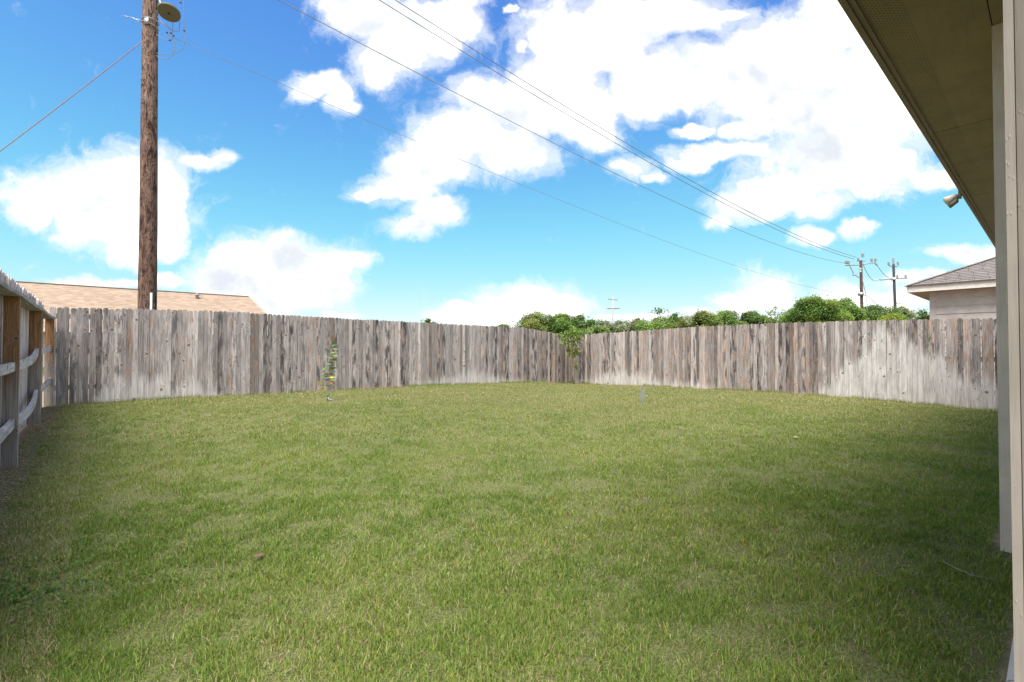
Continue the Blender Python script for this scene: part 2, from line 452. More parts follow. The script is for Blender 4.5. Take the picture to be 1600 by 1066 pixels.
def concrete():
    m, t = new_mat('patio_concrete')
    co = t.node('ShaderNodeTexCoord', out=3)
    n = t.noise(co, 6, 8, 0.65)
    ck = t.n.new('ShaderNodeTexVoronoi'); ck.feature = 'DISTANCE_TO_EDGE'
    t._set(ck.inputs['Vector'], t.v('MULTIPLY_ADD', t.noise(co, 3, 4, 0.6, 1), (0.6, 0.6, 0.0), co)); ck.inputs['Scale'].default_value = 1.3
    cc = t.mix(n, (0.44, 0.42, 0.39, 1), (0.68, 0.65, 0.62, 1))
    cc = t.mix(t.m('MULTIPLY', t.mr(ck.outputs['Distance'], 0.007, 0.002), 0.8), cc, (0.1, 0.09, 0.08, 1))
    finish(t, cc, 0.9, n, 0.4, 0.003)
    return m


M['concrete'] = concrete()


def leafy(name, rough=0.55, trans=0.35, gain=1.0):
    m, t = new_mat(name)
    c = t.node('ShaderNodeAttribute', out=0, attribute_type='GEOMETRY', attribute_name='tint')
    if gain != 1.0: c = t.mix(1.0, c, (gain, gain, gain, 1), 'MULTIPLY')
    p = t.node('ShaderNodeBsdfPrincipled', {'Base Color': c, 'Roughness': rough, 'Specular IOR Level': 0.25})
    tr = t.node('ShaderNodeBsdfTranslucent', {'Color': t.mix(1.0, c, (1.15, 1.2, 0.55, 1), 'MULTIPLY')})
    ms = t.n.new('ShaderNodeMixShader'); ms.inputs[0].default_value = trans
    t.l.new(p, ms.inputs[1]); t.l.new(tr, ms.inputs[2])
    o = t.n.new('ShaderNodeOutputMaterial'); t.l.new(ms.outputs[0], o.inputs['Surface'])
    return m


M['grass'] = leafy('grass_blades', 0.6, 0.3)
M['leaf'] = leafy('leaves', 0.5, 0.35)
M['tree_leaf'] = leafy('tree_leaves', 0.6, 0.35)


def ground_mat():
    m, t = new_mat('lawn_soil')
    co = t.node('ShaderNodeNewGeometry', out=0)
    n1 = t.noise(co, 1.2, 6, 0.6); n2 = t.noise(co, 110, 6, 0.75); n3 = t.noise(co, 9, 4, 0.6)
    yard = t.node('ShaderNodeAttribute', out=2, attribute_type='GEOMETRY', attribute_name='yard')
    thatch = t.mix(t.mr(n2, .35, .65), (0.05, 0.07, 0.02, 1), (0.24, 0.23, 0.10, 1))
    thatch = t.mix(t.mr(n3, 0.5, 0.75), thatch, (0.15, 0.125, 0.07, 1))
    soil = t.mix(n2, (0.18, 0.125, 0.085, 1), (0.40, 0.30, 0.215, 1))
    out = t.mix(n1, (0.05, 0.075, 0.025, 1), (0.13, 0.13, 0.06, 1))
    c = t.mix(t.mr(t.m('ADD', yard, t.m('MULTIPLY', t.m('SUBTRACT', n3, 0.5), 0.35)), 0.42, 0.6), soil, thatch)
    far = t.mr(t.v('LENGTH', co), 22, 30)
    finish(t, t.mix(far, c, out), 0.95, n2, 0.8, 0.01, spec=0.1)
    return m


M['ground'] = ground_mat()

# ------------------------------------------------------------------ plan of the yard
A2 = math.atan2(0.661, 0.75)
D2 = Vector((math.cos(A2), math.sin(A2), 0))        # along the house and the back fence
D1 = Vector((-math.sin(A2), math.cos(A2), 0))       # away from the house, along the right-hand fence
CORNER = Vector((2.21, 17.9, 0))


def hit(px, py, org, nrm):
    d = ray(px, py); o = Vector((0, 0, EYE))
    k = (org - o).dot(nrm) / d.dot(nrm)
    return o + d * k


back_base = [(80, 635), (124, 633), (172, 630), (221, 627), (257, 624.6), (304, 621), (360, 618.5), (444, 614.7), (529, 610), (585, 607), (660, 603), (744, 599.6), (819, 597.4), (893, 598.5)]
back_top = [(80, 480), (135, 481), (191, 482), (247, 483), (300, 485), (360, 487), (444, 492), (529, 497), (585, 500), (660, 504), (744, 508.5), (790, 510.5), (819, 512), (847, 517), (872, 521.6), (893, 525)]
right_base = [(893, 598.5), (930, 600.7), (1005, 603.2), (1080, 607), (1155, 610.6), (1230, 614.6), (1305, 619.4), (1384, 626.7), (1462, 634), (1560, 642.5)]
right_top = [(893, 525), (930, 521.6), (1005, 516.5), (1080, 511), (1155, 507), (1230, 504), (1305, 502), (1384, 500), (1462, 498), (1560, 497)]
TB = sorted([((hit(x, y, CORNER, D1) - CORNER).dot(-D2), hit(x, y, CORNER, D1).z) for x, y in back_base])
TBt = sorted([((hit(x, y, CORNER, D1) - CORNER).dot(-D2), hit(x, y, CORNER, D1).z) for x, y in back_top])
TR = sorted([((hit(x, y, CORNER, D2) - CORNER).dot(-D1), hit(x, y, CORNER, D2).z) for x, y in right_base])
TRt = sorted([((hit(x, y, CORNER, D2) - CORNER).dot(-D1), hit(x, y, CORNER, D2).z) for x, y in right_top])
lf_a = Vector((-5.0, 4.90, 0)); lf_d = Vector((-0.65, 0.76, 0)).normalized()       # yard face of the left fence posts
lf_n = Vector((lf_d.y, -lf_d.x, 0))                                                # towards the yard

ctrl = [(CORNER - D2 * t)[:2] + (z,) for t, z in TB] + [(CORNER - D1 * t)[:2] + (z,) for t, z in TR]
ctrl += [(-8.2, 8.6, 0.15), (-6.6, 6.76, 0.11), (-5.0, 4.9, -0.04), (-3.5, 3.1, -0.05), (-2.4, 1.6, -0.03)]
ctrl += [(2.6, 2.6, 0.07), (3.6, 3.5, 0.06), (0, 0, -0.02), (0, 2, 0.0), (-1, -2, 0), (5.5, 5.2, 0.05), (7.5, 7.0, 0.05), (9.5, 8.6, 0.0)]
ctrl += [(-3.6, 9.8, 0.09), (2.6, 10.4, 0.01), (0, 6, 0.0)]
ctrl += [(60 * math.cos(a), 60 * math.sin(a), 0.0) for a in np.linspace(0, 2 * math.pi, 12, endpoint=False)]
CT = np.array(ctrl, float)


def gz(x, y):
    x = np.asarray(x, float); y = np.asarray(y, float); sh = x.shape
    x = x.ravel(); y = y.ravel(); out = np.empty(len(x))
    for i in range(0, len(x), 40000):
        d2 = (x[i:i + 40000, None] - CT[None, :, 0]) ** 2 + (y[i:i + 40000, None] - CT[None, :, 1]) ** 2 + 0.15
        wt = d2 ** -1.6
        out[i:i + 40000] = (wt * CT[None, :, 2]).sum(1) / wt.sum(1)
    out += 0.008 * np.sin(x * 1.7 + 0.4) * np.cos(y * 1.3) + 0.004 * np.sin(x * 4.1 + y * 3.3)
    return out.reshape(sh)


def gz1(x, y): return float(gz(np.array([x]), np.array([y]))[0])


def in_yard(x, y, m_left=0.0, m=0.0):
    """signed distance-ish to the yard's inside (house frame)"""
    hx = x * D2.x + y * D2.y; hy = x * D1.x + y * D1.y
    dl = (x - lf_a.x) * lf_n.x + (y - lf_a.y) * lf_n.y
    cb = CORNER.dot(D1); cr = CORNER.dot(D2)
    dist = np.minimum(np.minimum(dl - m_left, cb - m - hy), cr - m - hx)
    slab = np.where(hx > 0.95, hy - 0.145, hy + 1.6)
    post = np.where((hx > 3.6), hy - 0.26, 1.0)
    return np.minimum(np.minimum(dist, slab), post)


# value noise in the plane
def vnoise(x, y, s, seed):
    r = np.random.default_rng(seed); G = r.random((128, 128))
    X = x / s; Y = y / s; xi = np.floor(X).astype(int); yi = np.floor(Y).astype(int)
    fx = X - xi; fy = Y - yi; fx = fx * fx * (3 - 2 * fx); fy = fy * fy * (3 - 2 * fy)
    g = lambda i, j: G[(i % 128), (j % 128)]
    return (g(xi, yi) * (1 - fx) + g(xi + 1, yi) * fx) * (1 - fy) + (g(xi, yi + 1) * (1 - fx) + g(xi + 1, yi + 1) * fx) * fy


def fbm2(x, y, s, seed): return (vnoise(x, y, s, seed) * 0.55 + vnoise(x, y, s / 2.1, seed + 1) * 0.28 + vnoise(x, y, s / 4.3, seed + 2) * 0.17)


# ------------------------------------------------------------------ ground sheet
def build_ground():
    far = [22, 26, 32, 40, 55, 75, 100, 140, 200, 300, 500, 900, 1500]
    core_x = np.arange(-12, 15.01, 0.25); core_y = np.arange(-4, 20.01, 0.25)
    xs = np.array([-f for f in far[::-1]] + [-17, -14] + list(core_x) + [17, 19] + far)
    ys = np.array([-f for f in far[::-1]] + [-15, -9, -6] + list(core_y) + [21] + far[0:])
    X, Y = np.meshgrid(xs, ys)
    Z = gz(X, Y)
    Z = np.where(np.hypot(X, Y) > 70, 0.0, Z)
    nx, ny = len(xs), len(ys)
    co = np.stack([X.ravel(), Y.ravel(), Z.ravel()], 1)
    idx = np.arange(nx * ny).reshape(ny, nx)
    a, b_, c, d = idx[:-1, :-1].ravel(), idx[:-1, 1:].ravel(), idx[1:, 1:].ravel(), idx[1:, :-1].ravel()
    me = bpy.data.meshes.new('ground')
    me.from_pydata(co.tolist(), [], np.stack([a, b_, c, d], 1).tolist()); me.update()
    me.polygons.foreach_set('use_smooth', [True] * len(me.polygons))
    at_ = me.attributes.new('yard', 'FLOAT', 'POINT')
    yd = in_yard(X.ravel(), Y.ravel(), -0.10, -0.3)
    at_.data.foreach_set('value', np.clip(0.5 + yd * 2.2, 0, 1).astype(np.float32))
    me.materials.append(M['ground'])
    o = bpy.data.objects.new('ground', me); col.objects.link(o)
    tag(o, 'lawn soil and thatch under the grass, running on past the fences', kind='structure')


build_ground()


# ------------------------------------------------------------------ grass blades
def build_grass():
    bands = [(1.0, 2.4, 42000, 0.0027, 0.035, 2), (2.4, 3.8, 24000, 0.0034, 0.036, 2), (3.8, 6.0, 14000, 0.0052, 0.036, 1),
             (6.0, 10.0, 6800, 0.0075, 0.038, 1), (10.0, 19.0, 3600, 0.0105, 0.038, 1)]
    V = []; T = []; C = []; base = 0
    for y0, y1, dens, wd, ln, seg in bands:
        x0, x1 = -1.12 * y1 - 0.3, 1.12 * y1 + 0.3
        n = int((x1 - x0) * (y1 - y0) * dens)
        x = rng.uniform(x0, x1, n); y = rng.uniform(y0, y1, n)
        edge = in_yard(x, y, 0.10, 0.02)
        k = (np.abs(x) < 1.12 * y + 0.3) & (edge > 0)
        x, y, edge = x[k], y[k], edge[k]
        dl = (x - lf_a.x) * lf_n.x + (y - lf_a.y) * lf_n.y
        sap = np.hypot(x + 3.72, (y - 9.85)) / 0.42
        clump = fbm2(x, y, 0.14, 5)
        thin = fbm2(x, y, 0.5, 9)
        big_ = fbm2(x, y, 2.3, 21); mid_ = fbm2(x, y, 0.75, 31)
        keep = rng.random(len(x)) < np.clip((clump - 0.22) * 2.6, 0.25, 1) * np.clip((thin - 0.08) * 3.6, 0.6, 1)
        keep &= rng.random(len(x)) < np.clip((dl - 0.0 + (thin - .5) * 0.3) * 6, 0.15, 1)
        keep &= rng.random(len(x)) < np.clip(sap * 0.7 - 0.1, 0.25, 1)
        x, y, big_, mid_, clump, sap, dl = (q[keep] for q in (x, y, big_, mid_, clump, sap, dl))
        n = len(x); z = gz(x, y)
        tall = rng.random(n)
        L = ln * (0.45 + 0.75 * rng.random(n)) * (0.75 + 0.5 * clump) * np.where(tall > 0.98, 1.75, 1.0)
        W = wd * (0.7 + 0.6 * rng.random(n))
        flat = rng.random(n) > 0.95; L = np.where(flat, L * 1.5, L)
        az = rng.uniform(0, 2 * np.pi, n) ; lean = np.clip(rng.normal(0.85, 0.42, n), 0.05, 1.45); lean = np.where(flat, 1.42, lean)
        hx_, hy_ = np.cos(az), np.sin(az)
        sdx, sdy = -hy_, hx_
        tw = rng.normal(0, 0.6, n); sdx, sdy = np.cos(tw) * sdx - np.sin(tw) * sdy, np.sin(tw) * sdx + np.cos(tw) * sdy
        tipx = x + hx_ * np.sin(lean) * L; tipy = y + hy_ * np.sin(lean) * L; tipz = z + np.cos(lean) * L
        # colour
        st = np.clip(0.06 + 0.30 * (big_ - 0.40) + 0.32 * (mid_ - 0.45) + 0.42 * np.clip((y - 4.5) / 6.5, 0, 1), 0.05, 0.75)  # straw grows with distance, partly to paint in the lighter far lawn
        st = np.where(sap < 1.2, 0.85, st); st = np.where(dl < 0.5, np.maximum(st, 0.45), st)
        is_st = (rng.random(n) < st) | flat
        g1 = np.array([0.098, 0.165, 0.029]); g2 = np.array([0.190, 0.275, 0.048]); g3 = np.array([0.32, 0.35, 0.07])
        f = np.clip(rng.random(n) * 0.75 + (mid_ - 0.5) * 0.55 + 0.12, 0, 1)[:, None]
        green = np.where(f < 0.6, g1 + (g2 - g1) * (f / 0.6), g2 + (g3 - g2) * ((f - 0.6) / 0.4))
        s1 = np.array([0.46, 0.40, 0.215]); s2 = np.array([0.30, 0.235, 0.15]); fs = rng.random((n, 1))
        straw = s1 + (s2 - s1) * fs * 0.8
        yel = rng.random(n) > 0.992
        cc = np.where(is_st[:, None], straw, green); cc[yel] = (0.42, 0.36, 0.06)
        cc *= (0.72 + 0.52 * rng.random((n, 1)))
        if seg == 2:
            mx = x + (tipx - x) * 0.42; my = y + (tipy - y) * 0.42; mz = z + (tipz - z) * 0.60
            P = np.stack([np.stack([x - sdx * W * .5, y - sdy * W * .5, z - 0.004], 1), np.stack([x + sdx * W * .5, y + sdy * W * .5, z - 0.004], 1),
                          np.stack([mx - sdx * W * .42, my - sdy * W * .42, mz], 1), np.stack([mx + sdx * W * .42, my + sdy * W * .42, mz], 1),
                          np.stack([tipx, tipy, tipz], 1)], 1)
            tri = np.array([[0, 1, 3], [0, 3, 2], [2, 3, 4]])
        else:
            P = np.stack([np.stack([x - sdx * W * .5, y - sdy * W * .5, z - 0.004], 1), np.stack([x + sdx * W * .5, y + sdy * W * .5, z - 0.004], 1),
                          np.stack([tipx, tipy, tipz], 1)], 1)
            tri = np.array([[0, 1, 2]])
        m_ = P.shape[1]
        V.append(P.reshape(-1, 3)); C.append(np.repeat(cc, m_, 0))
        T.append((tri[None] + (np.arange(n) * m_)[:, None, None]).reshape(-1, 3) + base); base += n * m_
    # longer tufts the mower misses along the foot of the fences and posts
    n = 9000; q = rng.random(n); off = np.abs(rng.normal(0, 0.035, n)) + 0.012
    ta = np.where(q < 0.5, rng.uniform(0, 13.9, n), rng.uniform(0, 11.8, n)); bk = q < 0.5
    x = np.where(bk, CORNER.x - D2.x * ta - D1.x * off, CORNER.x - D1.x * ta - D2.x * off)
    y = np.where(bk, CORNER.y - D2.y * ta - D1.y * off, CORNER.y - D1.y * ta - D2.y * off)
    k = fbm2(x, y, 0.45, 61) > 0.47; x, y = x[k], y[k]; n = len(x); z = gz(x, y)
    az = rng.uniform(0, 2 * np.pi, n); lean = np.clip(rng.normal(0.35, .25, n), 0, 1); L = rng.uniform(.04, .11, n) * (.5 + fbm2(x, y, .3, 62)); W = .006
    P = np.stack([np.stack([x - W * .5, y, z - .005], 1), np.stack([x + W * .5, y, z - .005], 1), np.stack([x + np.cos(az) * np.sin(lean) * L, y + np.sin(az) * np.sin(lean) * L, z + np.cos(lean) * L], 1)], 1)
    cc = np.array([0.15, 0.215, 0.045]) * (.6 + .7 * rng.random((n, 1))); st_ = rng.random(n) < .3; cc[st_] = (.40, .33, .19)
    V.append(P.reshape(-1, 3)); C.append(np.repeat(cc, 3, 0)); T.append((np.array([[0, 1, 2]])[None] + (np.arange(n) * 3)[:, None, None]).reshape(-1, 3) + base)
    o = big_mesh('grass', np.concatenate(V), np.concatenate(T), np.concatenate(C), M['grass'])
    tag(o, 'mown green lawn with straw coloured blades filling the fenced yard', 'lawn grass', kind='stuff')
    print('grass tris', sum(len(t) for t in T))


build_grass()


# ------------------------------------------------------------------ leaf clusters
def leaf_mesh(name, pts, size, cols, mat, parent=None, aspect=0.5, droop=0.2, seed=1, kind=None):
    """one diamond leaf at every point"""
    r = np.random.default_rng(seed); n = len(pts)
    a = r.uniform(0, 2 * np.pi, n); el = r.normal(-droop, 0.5, n)
    d = np.stack([np.cos(a) * np.cos(el), np.sin(a) * np.cos(el), np.sin(el)], 1)
    s = np.stack([-np.sin(a), np.cos(a), r.normal(0, 0.45, n)], 1); s /= np.linalg.norm(s, axis=1)[:, None]
    L = (size * r.uniform(0.65, 1.3, n))[:, None]
    p = np.asarray(pts)
    up = np.cross(d, s) * 0.08
    P = np.stack([p, p + d * L * .5 + s * L * aspect * .5 - up * L, p + d * L, p + d * L * .5 - s * L * aspect * .5 - up * L], 1).reshape(-1, 3)
    T = (np.array([[0, 1, 2], [0, 2, 3]])[None] + (np.arange(n) * 4)[:, None, None]).reshape(-1, 3)
    o = big_mesh(name, P, T, np.repeat(cols, 4, 0), mat)
    if parent: o.parent = parent
    return o


def tree(name, label, px, top, halfw, Y, tint, seed, group='trees growing beyond the fences', spread_=1.0, dens=1.0, low=0.0, open_=0.0):
    """a broadleaf tree: tapered trunk, limbs to leaf clumps, thousands of small leaves"""
    r = np.random.default_rng(seed)
    P = at(px, top, Y); Wm = halfw * 1.22 * Y / FPX; Hm = P.z
    root = empty(name, (P.x, P.y, 0))
    tag(root, label, 'tree', group)
    cz0 = Hm * (0.30 + low); nc = int((20 + 26 * min(1.6, Wm / 4)) * dens)
    clumps = []
    for i in range(nc):
        for _ in range(30):
            q = r.uniform(-1, 1, 3)
            rr = np.linalg.norm(q)
            if 0.35 < rr < 1.0: break
        ch = (Hm - cz0) / 2
        w_at = Wm * (0.96 - 0.12 * max(0, q[2]))
        rad = min(Wm, 4.5) * r.uniform(0.18, 0.34)
        c = np.array([q[0] * (w_at - rad * 0.6), q[1] * (w_at - rad * 0.6), cz0 + ch * (1 + q[2] * 0.92) - rad * 0.45])
        clumps.append((c, rad))
    top_c = (np.array([r.uniform(-.1, .1) * Wm, 0, Hm - Wm * 0.17]), Wm * 0.18); clumps.append(top_c)
    pts = []; cols = []
    base = np.array(tint)
    for c, rad in clumps:
        n = int(480 * (rad / (0.25 * Wm)) ** 1.6 * dens * (1 - open_ * 0.6))
        q = r.normal(0, 1, (n, 3)); q /= np.linalg.norm(q, axis=1)[:, None]
        q *= (rad * r.uniform(0.45, 1.12, n) ** 0.7)[:, None]; q[:, 2] *= 0.72
        lump = 1.08 + 0.20 * r.normal()
        pts.append(c + q)
        cc = base * np.clip(lump, .6, 1.5) * r.uniform(0.6, 1.4, (n, 1)); cc = cc * np.array([1 + .07 * r.normal(), 1, 1])[None]
        cols.append(np.clip(cc, 0.01, 0.6))
    # stray twigs of leaves that break the outline
    n = int(110 * dens)
    q = r.normal(0, 1, (n, 3)); q /= np.linalg.norm(q, axis=1)[:, None]; q[:, 2] = np.abs(q[:, 2])
    pts.append(np.array([0, 0, cz0 + (Hm - cz0) * .5]) + q * np.array([Wm, Wm, (Hm - cz0) * .5]) * r.uniform(.92, 1.07, (n, 1)))
    cols.append(base[None] * r.uniform(.7, 1.3, (n, 1)))
    leaf_mesh('crown', np.concatenate(pts), 0.0034 * Y, np.concatenate(cols), M['tree_leaf'], root, 0.75, 0.1, seed)
    tr = MB()
    hx = r.uniform(-.2, .2)
    mid = (hx, 0, Hm * 0.42)
    tr.tube([(0, 0, -0.1), (hx * .6, 0, Hm * .2), mid, (hx, .1, Hm * .7)], [Hm * .035, Hm * .028, Hm * .02, Hm * .006], 7)
    for c, rad in clumps[::3]:
        k = r.uniform(.2, .42) * Hm
        m2 = (np.array([hx * .8, 0, k]) + c) / 2 + np.array([0, 0, .08 * Hm])
        tr.tube([(hx * .8, 0, k), tuple(m2), tuple(c)], [Hm * .014, Hm * .009, Hm * .003], 5)
    tr.build('trunk', M['far_bark'], root, True)
    return root


G_MID = (0.20, 0.285, 0.085); G_DARK = (0.145, 0.22, 0.08); G_PALE = (0.235, 0.30, 0.12); G_LIME = (0.31, 0.355, 0.08); G_GREY = (0.25, 0.28, 0.19); G_OLIVE = (0.235, 0.285, 0.10)
trees = [
    ('broadleaf_tree', 'dark tip of a far tree standing alone above the middle of the back fence', 668, 498, 17, 85, G_DARK, 1, {}),
    ('broadleaf_tree', 'lowest leftmost bush of the tree belt, barely above the back fence', 785, 506, 20, 70, G_MID, 2, {}),
    ('broadleaf_tree', 'tall olive green tree at the left end of the belt behind the fence corner', 838, 485, 34, 66, G_OLIVE, 3, {}),
    ('broadleaf_tree', 'mid green tree right above the fence corner, behind the small leafy tree', 880, 489, 30, 64, G_MID, 4, {}),
    ('broadleaf_tree', 'dark dense tree just right of the one above the fence corner', 908, 491, 22, 70, G_DARK, 5, {}),
    ('broadleaf_tree', 'greyish thin tree behind the pale grey far pole, on its left', 936, 498, 30, 88, G_GREY, 6, dict(open_=.6)),
    ('broadleaf_tree', 'greyish rounded tree on the right of the pale grey far pole', 968, 499, 27, 90, G_GREY, 7, dict(open_=.5)),
    ('broadleaf_tree', 'bright green low tree at the foot of the pale grey far pole', 935, 507, 30, 60, G_PALE, 8, {}),
    ('broadleaf_tree', 'dull green tree just left of the tree with the single high sprig', 996, 497, 20, 80, G_GREY, 9, {}),
    ('broadleaf_tree', 'green tree with a single high sprig standing above its crown', 1030, 493, 42, 66, G_MID, 10, {}),
    ('broadleaf_tree', 'small dark tree with a pointed top, left of the wide crown', 1056, 489, 16, 68, G_DARK, 11, {}),
    ('broadleaf_tree', 'wide olive green crown right of the small pointed dark tree', 1095, 484, 34, 62, G_OLIVE, 12, {}),
    ('broadleaf_tree', 'mid green crown between the wide olive crown and the dark rounded tree', 1130, 484, 30, 64, G_MID, 13, {}),
    ('broadleaf_tree', 'dark rounded tree just left of the thin see-through one', 1178, 483, 32, 66, G_DARK, 14, {}),
    ('thin_tree', 'thin see-through young tree with sparse leaf tufts, left of the biggest crown', 1212, 478, 15, 50, G_PALE, 15, dict(open_=1.2, low=.25, dens=.45)),
    ('bare_tree', 'grey half bare low tree between the thin young tree and the biggest crown', 1228, 492, 18, 70, G_GREY, 16, dict(open_=.8)),
    ('broadleaf_tree', 'biggest and nearest green crown, left of the brown utility pole', 1272, 460, 42, 46, G_MID, 17, dict(dens=1.5)),
    ('broadleaf_tree', 'full green crown touching the brown utility pole on its left', 1318, 463, 34, 47, G_MID, 18, dict(dens=1.3)),
    ('broadleaf_tree', 'mid green tree between the brown and the charcoal utility poles', 1366, 474, 36, 62, G_DARK, 19, {}),
    ('broadleaf_tree', 'yellow green bushy tree at the foot of the charcoal utility pole', 1392, 489, 40, 44, G_LIME, 20, {}),
    ('broadleaf_tree', 'pale grey green domed tree right of the charcoal utility pole', 1408, 478, 22, 95, G_GREY, 21, {}),
    ('broadleaf_tree', 'dark green tree beside the pale neighbouring house corner', 1444, 483, 28, 60, G_DARK, 22, {}),
]
for nm, lb, px, tp, hw, Y, tint, sd, kw in trees:
    t_ = tree(nm, lb, px, tp, hw, Y, tint, sd, **kw)
    if 'green tree with a single high sprig' in lb:
        P = at(1030, 486, Y) - t_.location; Pn = np.array(P)
        r = np.random.default_rng(3)
        q = Pn + r.normal(0, 1, (70, 3)) * np.array([.42, .3, .2])
        leaf_mesh('foliage', q, 0.4, np.tile([G_DARK], (70, 1)), M['tree_leaf'], t_, .7, 0, 5)
        MB().tube([(P.x + .3, P.y, P.z - 1.6), (P.x, P.y, P.z)], [.07, .03], 5).build('sprig_stem', M['far_bark'], t_)


# ------------------------------------------------------------------ fences
def picket_mesh(H, wd, th, topk, r):
    """one board with a rounded dog-ear top"""
    hw = wd / 2
    prof = [(-hw, 0.0), (hw, 0.0)]
    ear = 0.030 + 0.006 * r.random()
    prof += [(hw, H - ear), (hw * .86, H - ear * .45), (hw * .5, H - ear * .10), (0.0, H), (-hw * .5, H - ear * .10), (-hw * .86, H - ear * .45), (-hw, H - ear)]
    n = len(prof)
    e = 0.0015
    vs = [(x, -th / 2, z) for x, z in prof] + [(x, th / 2, z) for x, z in prof]
    fs = [tuple(range(n)), tuple(range(2 * n - 1, n - 1, -1))] + [(i, i + n, (i + 1) % n + n, (i + 1) % n) for i in range(n)]
    return vs, fs


def board_props(o, r, bleach=0.0, warm=0.0, dark=0.0, tone=None):
    o['bleach'] = float(bleach); o['warm'] = float(warm); o['dark'] = float(dark)
    o['tone'] = float(tone if tone is not None else min(1.6, max(.62, r.gauss(1.08, 0.24))))


def fence_run(name, label, org, along, side, length, zb, zt, rz, bl, wm, seed, face_mat, post_gap=2.44):
    """org: start; side: +1 when the run's own +y points away from the yard, -1 when towards it"""
    r = random.Random(seed)
    root = empty(name, (org.x, org.y, 0), rz)
    tag(root, label, 'fence')
    s = 0.045; i = 0
    while s < length:
        wd = 0.0865 + r.uniform(-0.0015, 0.0015)
        b0 = float(np.interp(s, *zb)); t0 = float(np.interp(s, *zt))
        H = t0 - b0 + r.uniform(-0.010, 0.010)
        vs, fs = picket_mesh(H, wd, 0.016, 0, r)
        me = bpy.data.meshes.new('picket'); me.from_pydata(vs, [], fs); me.update(); me.materials.append(face_mat)
        o = bpy.data.objects.new('picket', me); col.objects.link(o); o.parent = root
        o.location = (s, r.uniform(-0.003, 0.003), b0 + r.uniform(-.006, .004))
        o.rotation_euler = (r.gauss(0, .003), r.gauss(0, .0022), r.gauss(0, .035))
        b_ = float(np.interp(s, *bl)) * r.uniform(.74, 1.18) + r.uniform(-.03, .04)
        w_p = float(np.interp(s, *wm))
        warm = r.uniform(.5, 1.0) if r.random() < w_p else r.uniform(0, .22)
        board_props(o, r, b_, warm, r.choice([.1, .3, .6, 1.0]) if w_p > .2 else r.choice([0, .2, .4, .8]))
        s += wd + abs(r.gauss(0.0, 0.0024)) + 0.0018; i += 1
    for h in (0.28, 0.95, 1.58):
        xs_ = np.arange(0, length, post_gap)
        for a in xs_:
            bnd = min(a + post_gap, length)
            za = float(np.interp(a, *zb)) + h; zbn = float(np.interp(bnd, *zb)) + h
            mb = MB(); mb.add([(0, -.019, 0), (bnd - a - .004, -.019, zbn - za), (bnd - a - .004, .019, zbn - za), (0, .019, 0),
                               (0, -.019, .089), (bnd - a - .004, -.019, zbn - za + .089), (bnd - a - .004, .019, zbn - za + .089), (0, .019, .089)],
                              [(0, 3, 2, 1), (4, 5, 6, 7), (0, 1, 5, 4), (1, 2, 6, 5), (2, 3, 7, 6), (3, 0, 4, 7)])
            o = mb.build('rail', M['rail'], root, loc=(a, side * .031, za)); board_props(o, r, -1, .1, .1)
    for a in np.arange(0, length + .1, post_gap):
        z0 = float(np.interp(a, *zb))
        o = MB().box((-.045, -.045, -.25), (.045, .045, 1.66)).build('post', M['post'], root, loc=(a, side * .10, z0)); board_props(o, r, -1, .3, .1)
    return root


def prof(pairs): return [p[0] for p in pairs], [p[1] for p in pairs]


def tcol(px, nrm, dirn): return (hit(px, 560, CORNER, nrm) - CORNER).dot(dirn)


# back fence: from the far corner towards the left
bl_b = sorted([(tcol(px, D1, -D2), h) for px, h in [(84, -.3), (125, -.25), (142, .12), (165, .42), (190, .55), (235, .58), (255, .42), (300, .36), (330, .26), (356, .02), (420, -.05), (600, -.05), (640, .05), (690, .28), (735, .46), (760, .34), (800, .12), (860, -.05)]])
wm_b = sorted([(tcol(px, D1, -D2), h) for px, h in [(84, .06), (360, .14), (500, .25), (640, .25), (893, .35)]])
Lb = TB[-1][0] + 0.05
fence_run('picket_fence', 'long weathered grey picket fence across the back, behind the sapling',
          CORNER, -D2, -1, Lb, prof(TB), prof(TBt), A2 + math.pi, prof(bl_b), prof(wm_b), 5, M['picket'])
# right-hand fence: from the far corner towards the house
bl_r = sorted([(tcol(px, D2, -D1), h) for px, h in [(893, .1), (915, .22), (940, .42), (985, .50), (1012, .34), (1045, .2), (1085, .22), (1125, .1), (1160, -.05), (1262, -.05), (1290, .35), (1318, .7), (1335, 1.15), (1350, 1.5), (1385, 1.6), (1400, 1.48), (1430, 1.30), (1460, 1.05), (1500, .82), (1530, .66), (1560, .55), (1600, .4)]])
wm_r = sorted([(tcol(px, D2, -D1), h) for px, h in [(893, .45), (1000, .6), (1240, .5), (1330, .3), (1400, .15), (1480, .4), (1560, .5)]])
TR2 = TR + [(13.6, TR[-1][1] + .02)]; TRt2 = TRt + [(13.6, TRt[-1][1] - .02)]
fr = fence_run('picket_fence', 'weathered picket fence on the right with a large pale bleached patch at its near end',
               CORNER + D2 * .02, -D1, 1, 13.4, prof(TR2), prof(TRt2), A2 - math.pi / 2, prof(bl_r), prof(wm_r), 9, M['picket'])


